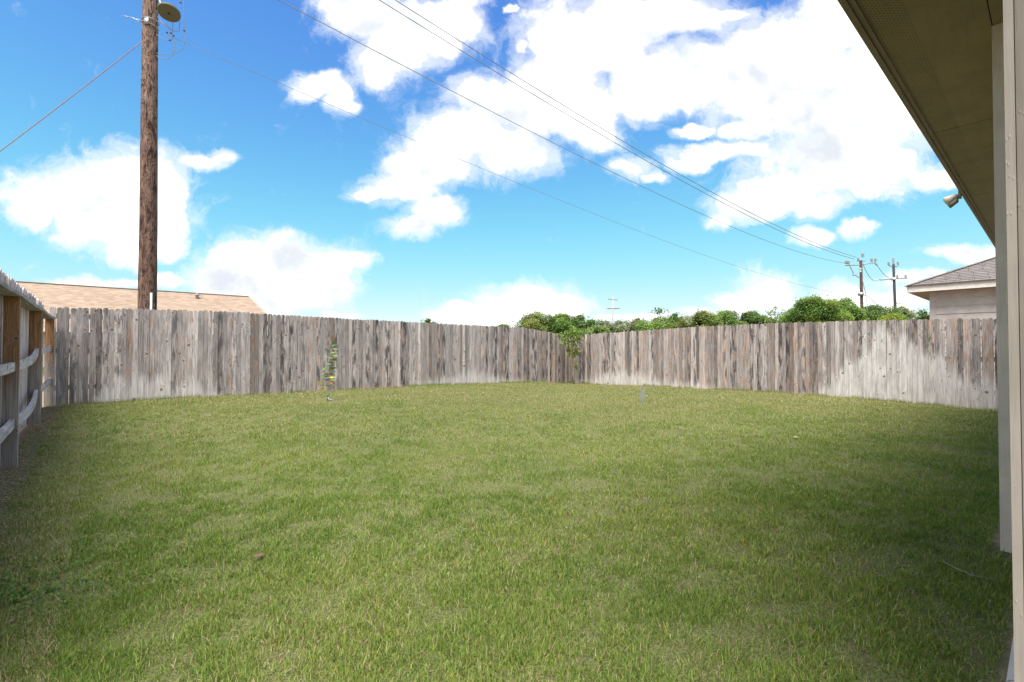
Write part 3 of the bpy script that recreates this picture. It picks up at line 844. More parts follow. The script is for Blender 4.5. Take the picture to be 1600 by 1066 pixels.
def left_fence():
    r = random.Random(77)
    rz = math.atan2(lf_d.y, lf_d.x)
    root = empty('picket_fence', (lf_a.x, lf_a.y, 0), rz)       # x away from the camera, -y towards the yard
    tag(root, 'left fence seen from its rail side with brown posts and bowed rails', 'fence')
    zg = lambda s: gz1(*(lf_a + lf_d * s)[:2])
    post_s = [-4.86, -2.42, 0.0, 2.445, 4.86]
    PW = 0.115
    for i, s in enumerate(post_s):
        p0 = zg(s)
        b0 = {2: -.04, 3: .11}.get(i, p0)
        mb = MB().box((-.045, 0, -.25), (.045, PW, 1.68 - b0))
        o = mb.build('post', M['post'], root, loc=(s, 0, b0)); board_props(o, r, -1, 1.0, .12, 1.3)
    # flat top board over the posts, one length per bay
    for i in range(len(post_s) - 1):
        a, c = post_s[i], post_s[i + 1]
        n = 10; mb = MB(); vs = []
        for k in range(n + 1):
            f = k / n; x = (c - a - .004) * f
            dz = -.022 * math.sin(math.pi * f) * (1 if i % 2 else .6)
            vs += [(x, -.020, dz), (x, .125, dz), (x, .125, dz + .036), (x, -.020, dz + .036)]
        fs = [(4 * k + j, 4 * k + (j + 1) % 4, 4 * k + 4 + (j + 1) % 4, 4 * k + 4 + j) for k in range(n) for j in range(4)] + [(3, 2, 1, 0), (4 * n, 4 * n + 1, 4 * n + 2, 4 * n + 3)]
        mb.add(vs, fs); o = mb.build('top_board', M['rail'], root, loc=(a, 0, 1.681)); board_props(o, r, -1, .15, .1, 1.05)
    # bowed and sagging rails between posts
    bows = {(0, 0): (.01, -.01), (0, 1): (.01, 0), (1, 0): (.01, -.02), (1, 1): (.02, -.01), (2, 0): (.03, -.05), (2, 1): (.03, -.03), (3, 0): (.0, -.01), (3, 1): (.0, -.01)}
    for i in range(len(post_s) - 1):
        a, c = post_s[i] + .047, post_s[i + 1] - .047
        for j, h in enumerate((0.40, 0.97)):
            bow, sag = bows[(i, j)]
            g0 = {0: zg(a), 1: -.03, 2: -.04, 3: .10}[i]; g1 = {0: -.03, 1: -.04, 2: .10, 3: .15}[i]
            n = 14; vs = []
            for k in range(n + 1):
                f = k / n; x = (c - a) * f
                y = .060 - bow * math.sin(math.pi * f); z = (g0 + (g1 - g0) * f) + h + sag * math.sin(math.pi * f)
                vs += [(x, y - .036, z), (x, y, z), (x, y, z + .088), (x, y - .036, z + .088)]
            fs = [(4 * k + q, 4 * k + (q + 1) % 4, 4 * k + 4 + (q + 1) % 4, 4 * k + 4 + q) for k in range(n) for q in range(4)] + [(3, 2, 1, 0), (4 * n, 4 * n + 1, 4 * n + 2, 4 * n + 3)]
            o = MB().add(vs, fs).build('rail', M['rail'], root, loc=(a, 0, 0)); board_props(o, r, 1.2, .05, .1, 1.5)
    s = -4.9
    while s < 4.70:
        wd = .0875; b0 = zg(s) + r.uniform(-.01, .02)
        vs, fs = picket_mesh(1.94 - b0 + r.uniform(-.012, .012), wd, .016, 0, r)
        me = bpy.data.meshes.new('picket'); me.from_pydata(vs, [], fs); me.update(); me.materials.append(M['picket'])
        o = bpy.data.objects.new('picket', me); col.objects.link(o); o.parent = root
        o.location = (s, .138, b0); o.rotation_euler = (r.gauss(0, .003), r.gauss(0, .003), r.gauss(0, .04))
        board_props(o, r, r.choice([-1, -1, .2]), r.choice([0, 0, .2]), r.choice([0, 0, .2]), r.gauss(1.5, .15))
        s += wd + .0015 + abs(r.gauss(0, .004))


left_fence()


# ------------------------------------------------------------------ own house (frame: x along D2, y along D1)
def own_house():
    h = empty('house', (0, 0, 0), A2)
    tag(h, 'tan painted house whose eave and corner boards fill the right edge', 'house')
    SZ = 2.902
    xs_ = [0.80, 2.70, 5.14, 7.58, 10.02, 12.40]
    for a, c in zip(xs_[:-1], xs_[1:]):
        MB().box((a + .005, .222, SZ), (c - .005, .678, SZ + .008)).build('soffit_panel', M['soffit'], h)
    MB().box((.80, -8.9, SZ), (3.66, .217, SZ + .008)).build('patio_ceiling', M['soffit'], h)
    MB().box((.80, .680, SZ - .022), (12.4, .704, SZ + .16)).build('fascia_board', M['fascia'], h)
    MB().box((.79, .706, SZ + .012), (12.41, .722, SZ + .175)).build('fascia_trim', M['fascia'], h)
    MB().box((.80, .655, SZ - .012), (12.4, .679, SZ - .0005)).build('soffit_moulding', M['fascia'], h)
    # black sheet added above the soffit so the panel joints read dark
    MB().box((.82, .20, SZ + .012), (12.38, .676, SZ + .03)).build('joint_dark_backing', M['dark'], h)
    # wall end beside the patio: narrow corner board and the wall behind it
    MB().box((3.66, .165, .03), (3.80, .222, SZ - .002)).build('corner_board', M['trim'], h)
    MB().box((3.682, -.60, .03), (3.80, .164, SZ - .002)).build('wall_end', M['trim'], h)
    MB().box((3.80, -.10, .0), (11.9, .205, SZ - .002)).build('wall', M['wall'], h)
    MB().box((3.80, -8.3, .0), (11.9, -.102, SZ - .002)).build('wall', M['wall'], h)
    # near corner of the house at the picture's edge
    CB = (1.29, -.055)
    tilt = 0.0
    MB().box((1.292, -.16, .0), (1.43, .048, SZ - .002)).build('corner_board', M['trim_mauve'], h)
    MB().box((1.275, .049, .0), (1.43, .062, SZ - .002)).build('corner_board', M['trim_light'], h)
    MB().box((1.30, -8.3, .0), (1.42, -.162, SZ - .002)).build('wall', M['wall'], h)
    MB().box((1.421, -2.7, .0), (3.68, -2.58, SZ - .002)).build('wall', M['wall'], h)
    # roof
    rz0 = SZ + .17; x0, x1, y0, y1 = .74, 12.46, -8.95, .76; hy = (y1 - y0) / 2; rh = hy * .45
    vs = [(x0, y0, rz0), (x1, y0, rz0), (x1, y1, rz0), (x0, y1, rz0), (x0 + hy, (y0 + y1) / 2, rz0 + rh), (x1 - hy, (y0 + y1) / 2, rz0 + rh)]
    MB().add(vs, [(0, 1, 5, 4), (1, 2, 5), (2, 3, 4, 5), (3, 0, 4), (3, 2, 1, 0)]).build('roof', M['grey_shingle'], h)
    # invented two-headed fixture standing in for broken fragments at the fascia
    hx, hy_ = 7.50, .735
    br = MB().box((hx - .05, .724, SZ - .02), (hx + .05, .745, SZ + .09)).build('eave_fragment_plate', M['fascia'], h)
    q = (hx, .76, SZ + .02)
    cone = MB(); cone.lathe((hx - .02, .76, SZ + .01), [(.022, 0), (.03, .03), (.046, .10), (.052, .11)], 12, (-.5, .75, -.5)).build('eave_fragment_cone', M['trim'], h, True)
    cone = MB(); cone.lathe((hx + .10, .765, SZ - .02), [(.022, 0), (.03, .03), (.04, .08), (.044, .09)], 12, (-.2, .8, -.45)).build('eave_fragment_cone', M['trim_light'], h, True)
    MB().tube([(hx, .74, SZ + .03), (hx + .05, .76, SZ + .0), (hx + .11, .77, SZ - .02)], .012, 6).build('eave_fragment_arm', M['trim_light'], h)
    # slab
    s = MB().box((1.0, -2.57, -.1), (3.655, .125, .10)).build('patio_slab', M['concrete'], None, rz=A2)
    tag(s, 'pale concrete patio slab with a hairline crack at the lower right', kind='structure')


own_house()


# ------------------------------------------------------------------ neighbour on the right
def right_house():
    K = Vector((12.13, 14.8, 0))                    # eave corner nearest the fence
    ang = A2 - math.pi / 2                          # x runs along -D1 (towards the right), y along D2 (away)
    h = empty('house', K, ang)
    tag(h, 'neighbouring house with mauve lap siding and grey hip roof behind the right fence', 'house')
    ZT, ZB = 3.075, 2.885
    o_ = 0.488; Lx, Ly = 9.0, 9.0; pit = .465
    MB().box((0, 0, ZB), (Lx, .025, ZT)).build('fascia', M['nb_fascia'], h)
    MB().box((0, .027, ZB), (.025, Ly, ZT)).build('fascia', M['nb_fascia'], h)
    MB().box((.027, .027, ZB + .02), (Lx, o_ + .05, ZB + .03)).build('soffit', M['soffit'], h)
    MB().box((.027, o_ + .052, ZB + .02), (o_ + .05, Ly, ZB + .03)).build('soffit', M['soffit'], h)
    MB().box((o_, o_, 0), (Lx, Ly, ZB + .018)).build('wall', M['nb_wall'], h)
    MB().box((o_ - .022, o_ - .022, 0), (o_ + .125, o_ - .001, ZB + .017)).build('corner_trim', M['nb_wall'], h)
    MB().box((o_ - .022, o_ + .0, 0), (o_ - .001, o_ + .125, ZB + .017)).build('corner_trim', M['nb_wall'], h)
    # lap siding planks
    z = ZB + .017; n = 0; first = None
    while z > .1:
        zl = z - .232
        mb = MB(); x0, x1 = o_ + .128, Lx; yb = o_ - .001
        mb.add([(x0, yb, zl), (x1, yb, zl), (x1, yb, z - .001), (x0, yb, z - .001), (x0, yb - .030, zl), (x1, yb - .030, zl), (x1, yb - .006, z - .001), (x0, yb - .006, z - .001)],
               [(4, 5, 6, 7), (0, 4, 7, 3), (1, 2, 6, 5), (0, 1, 5, 4), (3, 7, 6, 2)])
        mb.build('siding_plank', M['nb_wall'], h)
        z = zl
    # hip roof
    rx = Ly / 2; RZ = ZT
    hgt = rx * pit
    vs = [(-.04, -.04, RZ), (Lx + .04, -.04, RZ), (Lx + .04, Ly + .04, RZ), (-.04, Ly + .04, RZ), (rx, rx, RZ + hgt), (Lx - rx + .01, rx, RZ + hgt)]
    MB().add([(x, y, z + .002) for x, y, z in vs], [(0, 1, 5, 4), (1, 2, 5), (2, 3, 4, 5), (3, 0, 4), (3, 2, 1, 0)]).build('roof_deck', M['ridge'], h)
    # shingles of the face towards the yard, course by course
    r = random.Random(4); ex = .145; nrm_z = math.cos(math.atan(pit)); nrm_y = -math.sin(math.atan(pit))
    cs, sn = math.cos(math.atan(pit)), math.sin(math.atan(pit))
    count = 0
    for c in range(15):
        s0 = c * ex; y0 = s0 * cs - .045
        xa = max(-.03, y0 + .06); x = xa - (.15 if c % 2 else 0) - r.uniform(0, .1)
        while x < 4.6:
            wv = .305
            xl, xr = max(x, xa), min(x + wv - .013, 4.6)
            x += wv
            if xr - xl < .05: continue
            lift = .016
            def P(xx, s, up): return (xx, s * cs - .04 + nrm_y * up, RZ + s * sn + nrm_z * up)
            s1 = s0 + ex + .03
            xl2 = max(xl, s1 * cs + .02)
            v8 = [P(xl, s0, .004), P(xr, s0, .004), P(max(xr, xl2), s1, .003), P(xl2, s1, .003), P(xl, s0, lift + .006), P(xr, s0, lift + .006), P(max(xr, xl2), s1, .006), P(xl2, s1, .006)]
            o = MB().add(v8, [(4, 5, 6, 7), (0, 1, 5, 4), (0, 4, 7, 3), (1, 2, 6, 5)]).build('shingle', M['grey_shingle'], h); count += 1
    # hip cap pieces
    for i in range(14):
        s = i * .30
        a = Vector((s - .03, s - .03, RZ + s * pit + .012)); b_ = Vector((s + .28, s + .28, RZ + (s + .31) * pit + .014)); c_ = Vector((.09, -.09, -.012))
        e = Vector((-.09, .09, -.012)); up = Vector((0, 0, .012 + .004 * (i % 2)))
        MB().add([a + c_ + up, a + up * 1.6, a + e + up, b_ + c_ + up * .6, b_ + up, b_ + e + up * .6], [(0, 3, 4, 1), (1, 4, 5, 2)]).build('hip_cap', M['grey_shingle'], h)
    MB().box((-.05, -.06, ZT - .012), (Lx, -.02, ZT + .004)).build('drip_edge', M['ridge'], h)


right_house()


# ------------------------------------------------------------------ tan-roofed house on the left
def left_house():
    R1 = at(387, 464, 42.0)
    h = empty('house', (R1.x, R1.y, 0), A2)         # x along D2; the house runs towards -x
    tag(h, 'far house with a long tan shingle roof behind the left of the back fence', 'house')
    rz = R1.z; L = 21.0; hw = 6.2; drop = 3.3; xe = 1.3
    ze = rz - drop
    yo = 0
    vs = [(0, 0, rz), (-L, 0, rz), (-L - 3, -hw, ze), (xe, -hw, ze), (xe, hw, ze), (-L - 3, hw, ze)]
    MB().add(vs[:4], [(0, 1, 2, 3)]).build('roof_slope', M['tan_shingle'], h)
    MB().add([vs[0], vs[3], vs[4]], [(0, 1, 2)]).build('hip_slope', M['tan_shingle_pale'], h)
    MB().add([vs[1], vs[0], vs[4], vs[5]], [(0, 1, 2, 3)]).build('roof_slope', M['tan_shingle'], h)
    MB().add([vs[1], vs[5], vs[2]], [(0, 1, 2)]).build('hip_slope', M['tan_shingle'], h)
    MB().tube([(-L, 0, rz + .0), (.1, 0, rz + .0)], .07, 6).build('ridge_cap', M['ridge'], h)
    MB().tube([(.1, 0, rz - .02), (xe, -hw, ze)], .09, 6).build('hip_cap', M['tan_shingle_pale'], h)
    MB().box((-L - 2.6, -hw + .5, 0), (xe - .5, hw - .5, ze + .02)).build('wall', M['wall'], h)
    MB().box((-L - 3, -hw - .03, ze - .2), (xe, -hw - .002, ze + .01)).build('fascia', M['nb_fascia'], h)
    V = hit(308, 470, Vector((R1.x, R1.y, 0)) - D1 * .9, D1) - Vector((R1.x, R1.y, 0))
    lx = V.dot(D2); ly = -.9; zz = rz - .9 * drop / hw
    v_o = MB(); v_o.lathe((lx, ly, zz - .05), [(.12, 0), (.12, .28), (.17, .30), (.17, .40), (.10, .44)], 10)
    v_o.build('roof_vent', M['porcelain'], h, True)


left_house()


# ------------------------------------------------------------------ utility poles and their lines
def insulator(mb, p, hgt=.22, r_=.055, axis=(0, 0, 1)):
    prof_ = []
    for i in range(4):
        prof_ += [(r_ * .45, hgt * i / 4), (r_, hgt * (i + .3) / 4), (r_ * .9, hgt * (i + .6) / 4)]
    prof_ += [(r_ * .3, hgt)]
    mb.lathe(p, prof_, 8, axis)


def insulators(specs, parent):
    for p, hg, rr in specs:
        mb = MB(); insulator(mb, (0, 0, 0), hg, rr); mb.build('insulator', M['porcelain'], parent, True, loc=p)


def near_pole():
    bx = at(229, 545, 11.0); X, Y = bx.x, bx.y
    h = empty('utility_pole', (X, Y, 0))
    tag(h, 'large dark brown wooden utility pole rising behind the back fence at the left', 'utility pole')
    r = random.Random(3)
    pts = []; rads = []
    for i in range(57):
        z = -.2 + i * .25
        pts.append((.012 * math.sin(z * .6), 0, z)); rads.append(.186 - z * .0042)
    me = MB(); me.tube(pts, rads, 28)
    # checks and flats in the surface
    vv = []
    for k, p in enumerate(me.v):
        ring = k // 28; an = 2 * math.pi * (k % 28) / 28; cx, cy, cz = pts[ring]
        q = 1 + .018 * math.sin(3 * an + cz * .9) + .014 * math.sin(7 * an - cz * 1.7) + .008 * r.uniform(-1, 1)
        vv.append((cx + (p[0] - cx) * q, cy + (p[1] - cy) * q, p[2]))
    me.v = vv
    me.build('shaft', M['pole'], h, True)
    MB().tube([(.175, -.10, -.1), (.165, -.10, 2.42)], .022, 8).build('conduit', M['white_plastic'], h, True)
    # top crossarm and pins (above the picture)
    MB().box((-1.25, -.24, 13.05), (1.25, -.13, 13.18)).build('crossarm', M['far_pole'], h)
    for x in (-1.0, -.95, 1.0):
        pass
    insulators([((x, -.18, 13.18), .22, .055) for x in (-1.1, .0, 1.1)], h)
    # underside of the round olive can hung off the right side
    loc = lambda px, py, yy=11.0: at(px, py, yy) - Vector((X, Y, 0))
    c = loc(264, 20.5, 10.75)
    ax = Vector((.18, -.33, -1.0)).normalized()
    c0 = c + Vector((0, 0, 0))
    d_ = MB(); d_.lathe(c0 - ax * .05, [(.205, 0.0), (.22, .008), (.22, .050), (.20, .060), (.02, .063)], 32, ax)
    do = d_.build('round_can', M['olive'], h, False)
    kn = MB(); kn.lathe(c0 + ax * .02, [(.018, 0), (.018, .02), (.008, .03)], 10, ax); kn.build('drain_plug', M['dark'], do)
    b_ = MB(); a0 = loc(243, 2); b_.tube([a0, loc(249, 0), loc(252, 8), c0 - ax * .04 + Vector((-.12, 0, 0))], .022, 6)
    b_.tube([loc(243, 22), loc(248, 14)], .015, 6)
    b_.build('can_bracket', M['metal'], h, True)
    # band and eye bolt
    g = MB(); z1 = loc(230, 34).z
    for zc, tl in ((z1, .0), (z1 - .10, -.05)):
        ring = [Vector((.163 * math.cos(a), .163 * math.sin(a), zc + tl * math.cos(a))) for a in np.linspace(0, 2 * math.pi, 25)]
        g.tube(ring, .008, 5)
    g.box((-.02, -.178, z1 - .16), (.08, -.150, z1 - .03))
    g.build('steel_band', M['metal'], h, True)
    k = MB(); k.tube([loc(221, 35), loc(207, 28), loc(196, 26)], .011, 6); k.tube([loc(221, 31), loc(212, 30), loc(196, 25), loc(190, 24)], .006, 5)
    k.build('eye_bolt', M['metal'], h, True)
    # jumper leads
    def lead(name, pxs, rad, mat, yy=10.9):
        P = [loc(a, c_, yy) for a, c_ in pxs]
        q = []
        n = len(P)
        for i in range(n - 1):
            p0, p1, p2, p3 = P[max(i - 1, 0)], P[i], P[i + 1], P[min(i + 2, n - 1)]
            for s_ in np.linspace(0, 1, 6, endpoint=False):
                q.append(.5 * ((2 * p1) + (-p0 + p2) * s_ + (2 * p0 - 5 * p1 + 4 * p2 - p3) * s_ ** 2 + (-p0 + 3 * p1 - 3 * p2 + p3) * s_ ** 3))
        q.append(P[-1])
        MB().tube(q, rad, 5).build(name, mat, h, True)
    lead('jumper_lead', [(288, -12), (287, 10), (288, 46), (289, 62), (285, 76), (272, 85), (255, 85), (244, 83)], .006, M['wire'])
    lead('jumper_lead', [(270, 32), (270, 44), (270, 54), (273, 68), (271, 84), (262, 92), (252, 91), (244, 87)], .006, M['wire'])
    lead('jumper_lead', [(280, 29), (280, 46), (276, 49), (262, 44), (246, 26)], .006, M['copper_wire'])
    lead('jumper_lead', [(244, 33), (256, 37), (266, 45), (270, 50)], .006, M['copper_wire'])
    lead('jumper_lead', [(244, 54), (252, 59), (262, 63), (268, 62), (271, 57)], .006, M['copper_wire'])
    lead('jumper_lead', [(280, -12), (280, 4), (281, 12)], .005, M['wire'])
    m_ = MB()
    for a, c_ in ((261, 51), (265.5, 63), (282, 4), (288, 48), (267, 52), (271, 56)):
        m_.lathe(loc(a, c_, 10.9), [(.012, -.02), (.022, -.008), (.022, .008), (.012, .02)], 8, (1, .2, -.5))
    m_.build('wire_clamps', M['dead_leaf'], h, True)
    return X, Y


PX, PY = near_pole()


def far_pole(name, label, px, top, Y, wpx, mat, lean=0.0):
    T = at(px, top, Y); rad = wpx * Y / FPX / 2 / 1.2
    h = empty(name, (T.x, T.y, 0)); tag(h, label, 'utility pole')
    MB().tube([(lean, 0, -.1), (0, 0, T.z)], [rad * 1.1, rad * .9], 12).build('shaft', mat, h, True)
    return h, (lambda a, b, yy=Y: at(a, b, yy) - Vector((T.x, T.y, 0)))


def pole_two():
    Y = 60
    h, L = far_pole('utility_pole', 'brown far utility pole with a long crossarm beside the biggest tree', 1345, 407, Y, 5.2, M['far_pole'], .12)
    MB().tube([L(1321, 415), L(1343, 414), L(1366, 410.5)], .065, 6).build('crossarm', M['metal'], h)
    mb = MB(); mb.tube([L(1328, 416), L(1332, 424), L(1334, 428)], .06, 6); mb.tube([L(1332, 430), L(1338, 429.5)], .08, 6); mb.tube([L(1337, 431), L(1343, 434)], .05, 6)
    mb.tube([L(1367, 411), L(1371, 415)], .09, 6)
    mb.build('line_cutout', M['porcelain'], h)
    insulators([(L(a, b), .42, .16) for a, b in ((1326, 413), (1322, 412.5), (1362, 409), (1368, 409))] + [(L(1348, 402), .5, .18), (L(1341, 407), .3, .14)], h)
    MB().tube([L(1339, 408), L(1352, 408)], .05, 6).build('top_bracket', M['metal'], h)
    mb = MB(); mb.lathe(L(1345, 462), [(.33, 0), (.33, .35)], 12); mb.build('steel_band', M['metal'], h, True)
    mb = MB()
    for z in (420, 424): mb.lathe(L(1344, z, Y - .35), [(.12, 0), (.12, .08)], 8, (0, -1, 0))
    mb.build('bolt_plates', M['white_plastic'], h)
    mb = MB()
    mb.tube([L(1348, 440), L(1352, 456), L(1355, 475), L(1356.5, 500), L(1357, 540)], .035, 5); mb.tube([L(1349, 461), L(1356, 463), L(1370, 476), L(1395, 500)], .035, 5)
    mb.build('down_lead', M['wire'], h)
    return h, L


def pole_three():
    Y = 66
    h, L = far_pole('utility_pole', 'charcoal far utility pole with a short top arm, nearer the neighbouring house', 1396, 413, Y, 4.6, M['far_pole_dark'], .35)
    MB().tube([L(1388, 414), L(1391, 416), L(1402, 416.5), L(1404, 415)], .07, 6).build('top_arm', M['metal'], h)
    MB().tube([L(1375, 437.5), L(1396, 436), L(1417, 434.5)], .085, 6).build('crossarm', M['metal'], h)
    insulators([(L(a, b), .42, .15) for a, b in ((1388.5, 414), (1403, 414), (1402, 434.5), (1415, 434.3))] + [(L(1396, 412), .8, .14)], h)
    MB().lathe(L(1396, 437, Y), [(.26, -.1), (.26, .25)], 10).build('steel_band', M['white_plastic'], h, True)
    MB().tube([L(1399, 474), L(1409, 474)], .06, 5).build('stub_bracket', M['metal'], h)
    return h, L


def pole_grey():
    Y = 95
    h, L = far_pole('utility_pole', 'slim pale grey far pole with two crossarms, just right of the far corner', 958, 464, Y, 2.6, M['far_pole_grey'], -.3)
    MB().tube([L(950, 467.2), L(958, 468.2), L(965, 468.5)], .12, 5).build('crossarm', M['porcelain'], h)
    MB().tube([L(949, 482), L(958, 482.2), L(968, 481.6)], .15, 5).build('crossarm', M['porcelain'], h)


pole_two(); pole_three(); pole_grey()


def line(label, A, B, sag, rad, mat=None, cat='power line', group=None, n=48, taper=1.0):
    A, B = Vector(A), Vector(B)
    pts = []; rr = []
    for i in range(n + 1):
        s = i / n; p = A.lerp(B, s); p.z -= 4 * sag * s * (1 - s); pts.append(p - A); rr.append(rad * (1 + (taper - 1) * s))
    o = MB().tube(pts, rr, 5).build('power_line' if cat == 'power line' else 'guy_wire', mat or M['wire'], None, True, loc=A)
    tag(o, label, cat, group)
    return o


line('lower of the close pair of overhead lines crossing the clouds', (-9.21, 11.64, 13.46), at(1335, 405, 60), 1.383, .0125, taper=2.2)
line('upper of the close pair of overhead lines crossing the clouds', (-9.37, 11.35, 13.75), at(1338, 402, 60), 1.417, .0125, taper=2.2)
line('single overhead line running well below the close pair', (-7.63, 10.7, 10.27), at(1325, 412, 60), 1.305, .010, taper=2.2)
line('thin lowest overhead line starting from the band of the large pole', (-7.9, 10.98, 8.36), at(1340, 461, 60), 1.19, .0055, taper=2.4)
line('rusty guy wire slanting down to the left from the large pole', at(221, 66, 11), (-14.6, 8.0, 0.0), 0.12, .009, M['copper_wire'], 'guy wire')
line('left slack span between the brown and the charcoal far poles', at(1348, 412, 60), at(1375, 436, 66), 1.0, .03)
line('right slack span between the brown and the charcoal far poles', at(1371, 415, 60), at(1396, 435, 66), .5, .03)


# ------------------------------------------------------------------ young trees in the yard
def leaf_obj(name, p, d, L, wd, mat, parent, curl=.15, roll=0.8):
    d = Vector(d).normalized(); s = d.cross(Vector((0, 0, 1))).normalized(); s = Matrix.Rotation(roll, 3, d) @ s; u_ = s.cross(d)
    vs = []; prof_ = [(0, .05), (.25, .8), (.5, 1.0), (.78, .7), (1.0, .03)]
    for f, wv in prof_:
        c = Vector(p) + d * L * f - u_ * curl * L * f * f
        vs += [c - s * wd * wv * .5 + u_ * wd * .12, c, c + s * wd * wv * .5 + u_ * wd * .12]
    fs = []
    for i in range(len(prof_) - 1):
        a = 3 * i; fs += [(a, a + 1, a + 4, a + 3), (a + 1, a + 2, a + 5, a + 4)]
    return MB().add(vs, fs).build(name, mat, parent, True)


def solid(name, c, rough=.45, trans=.3):
    m, t = new_mat(name)
    co = t.node('ShaderNodeTexCoord', out=3); n = t.noise(co, 40, 3, .6)
    cc = t.mix(n, tuple(x * .75 for x in c) + (1,), tuple(x * 1.25 for x in c) + (1,))
    p = t.node('ShaderNodeBsdfPrincipled', {'Base Color': cc, 'Roughness': rough})
    tr = t.node('ShaderNodeBsdfTranslucent', {'Color': cc}); ms = t.n.new('ShaderNodeMixShader'); ms.inputs[0].default_value = trans
    t.l.new(p, ms.inputs[1]); t.l.new(tr, ms.inputs[2]); o = t.n.new('ShaderNodeOutputMaterial'); t.l.new(ms.outputs[0], o.inputs['Surface'])
    return m


LG = [solid('leaf_green', (.13, .22, .06)), solid('leaf_blue_green', (.12, .23, .09)), solid('leaf_olive', (.19, .23, .06)), solid('leaf_brown_green', (.17, .13, .05))]
L_YEL = solid('leaf_yellow', (.70, .55, .02)); L_ORG = solid('leaf_orange', (.50, .15, .05))


def sapling():
    B = at(512, 628, 9.85); z0 = gz1(B.x, B.y)
    h = empty('sapling', (B.x, B.y, z0))
    tag(h, 'knee-high thin sapling with a few yellow leaves in front of the back fence', 'sapling')
    L = lambda px, py, dy=0: at(px, py, 9.85 + dy) - Vector((B.x, B.y, z0))
    stem = [L(512, 630), L(512, 618), L(512, 606), L(514, 592), L(514.5, 580), L(515.5, 565), L(517, 555), L(518, 548), L(520, 540)]
    stem[0].z = -.02
    MB().tube(stem, [.012, .012, .013, .011, .010, .009, .007, .006, .004], 7).build('stem', M['bark'], h, True)
    MB().tube([L(516, 548), L(512, 544), L(508, 540)], [.005, .004, .003], 5).build('twig', M['bark'], h, True)
    MB().tube([stem[1] + Vector((0, 0, -.03)), stem[1] + Vector((0, 0, .02))], .019, 8).build('plastic_tie', M['green_tie'], h, True)
    MB().tube([(0, 0, .10), (.03, -.04, .05), (.08, -.06, .045), (.15, -.03, .015)], .004, 6).build('white_cord', M['white_cord'], h, True)
    spec = [(517, 541, 60, .5, 1), (521, 541, 20, .2, 0), (520, 543, 190, .1, 3), (523, 542, 330, .1, 3), (526, 541, 10, .1, 2), (522, 538, 300, .5, 1), (514, 533, 110, .8, 3), (524, 544, 340, -.2, 1),
            (511, 549, 150, .4, 0), (513, 553, 130, .5, 2), (518, 553, 20, .2, 0), (520, 552, 345, .15, 2), (517, 560, 200, .3, 0), (519, 556, 10, .1, 1), (523, 556, 350, .0, 2), (521, 562, 15, .1, 0),
            (510, 559, 170, .3, 1), (517, 567, 20, .2, 2), (514, 570, 170, .2, 1), (519, 571, 340, .1, 0), (507, 576, 160, .1, 0), (509, 577, 200, .0, 2), (506, 583, 230, -.3, 3), (518, 577, 30, .2, 1),
            (521, 576, 5, .2, 0), (519, 582, 0, .1, 1), (523, 584, 330, -.2, 0), (511, 585, 190, .1, 0), (510, 588, 160, .0, 2), (513, 580, 80, .6, 0), (512, 594, 200, .1, 1), (516, 592, 20, .1, 0),
            (520, 594, 10, .0, 1), (522, 597, 330, -.5, 2), (514, 601, 190, .2, 0), (513, 603, 240, .2, 1), (505, 589, 190, .0, 0), (515, 587, 40, .5, 2)]
    r = random.Random(2)
    for px, py, az, el, k in spec:
        a = R(az); d = (math.cos(a), math.sin(a) * .6 + r.uniform(-.3, .3), el)
        leaf_obj('leaf', L(px - 4 * math.cos(a), py, r.uniform(-.06, .06)), d, .120 * r.uniform(.8, 1.15), .045, LG[k], h, .18, r.choice((-1, 1)) * r.uniform(.5, 1.2))
    for nm, px, py, az, el, mt, lb in [('yellow_leaf', 514, 590, 5, .05, L_YEL, 'bright yellow leaf'), ('yellow_leaf', 505, 598, 185, -.05, L_YEL, 'bright yellow leaf'), ('yellow_leaf', 507, 604, 210, -.5, L_YEL, 'bright yellow leaf'),
                                   ('orange_leaf', 515, 598, 350, -.25, L_ORG, 'orange brown leaf')]:
        a = R(az); o = leaf_obj(nm, L(px, py), (math.cos(a), -.1, el), .12, .048, mt, h, .15, 1.0); o['label'] = lb


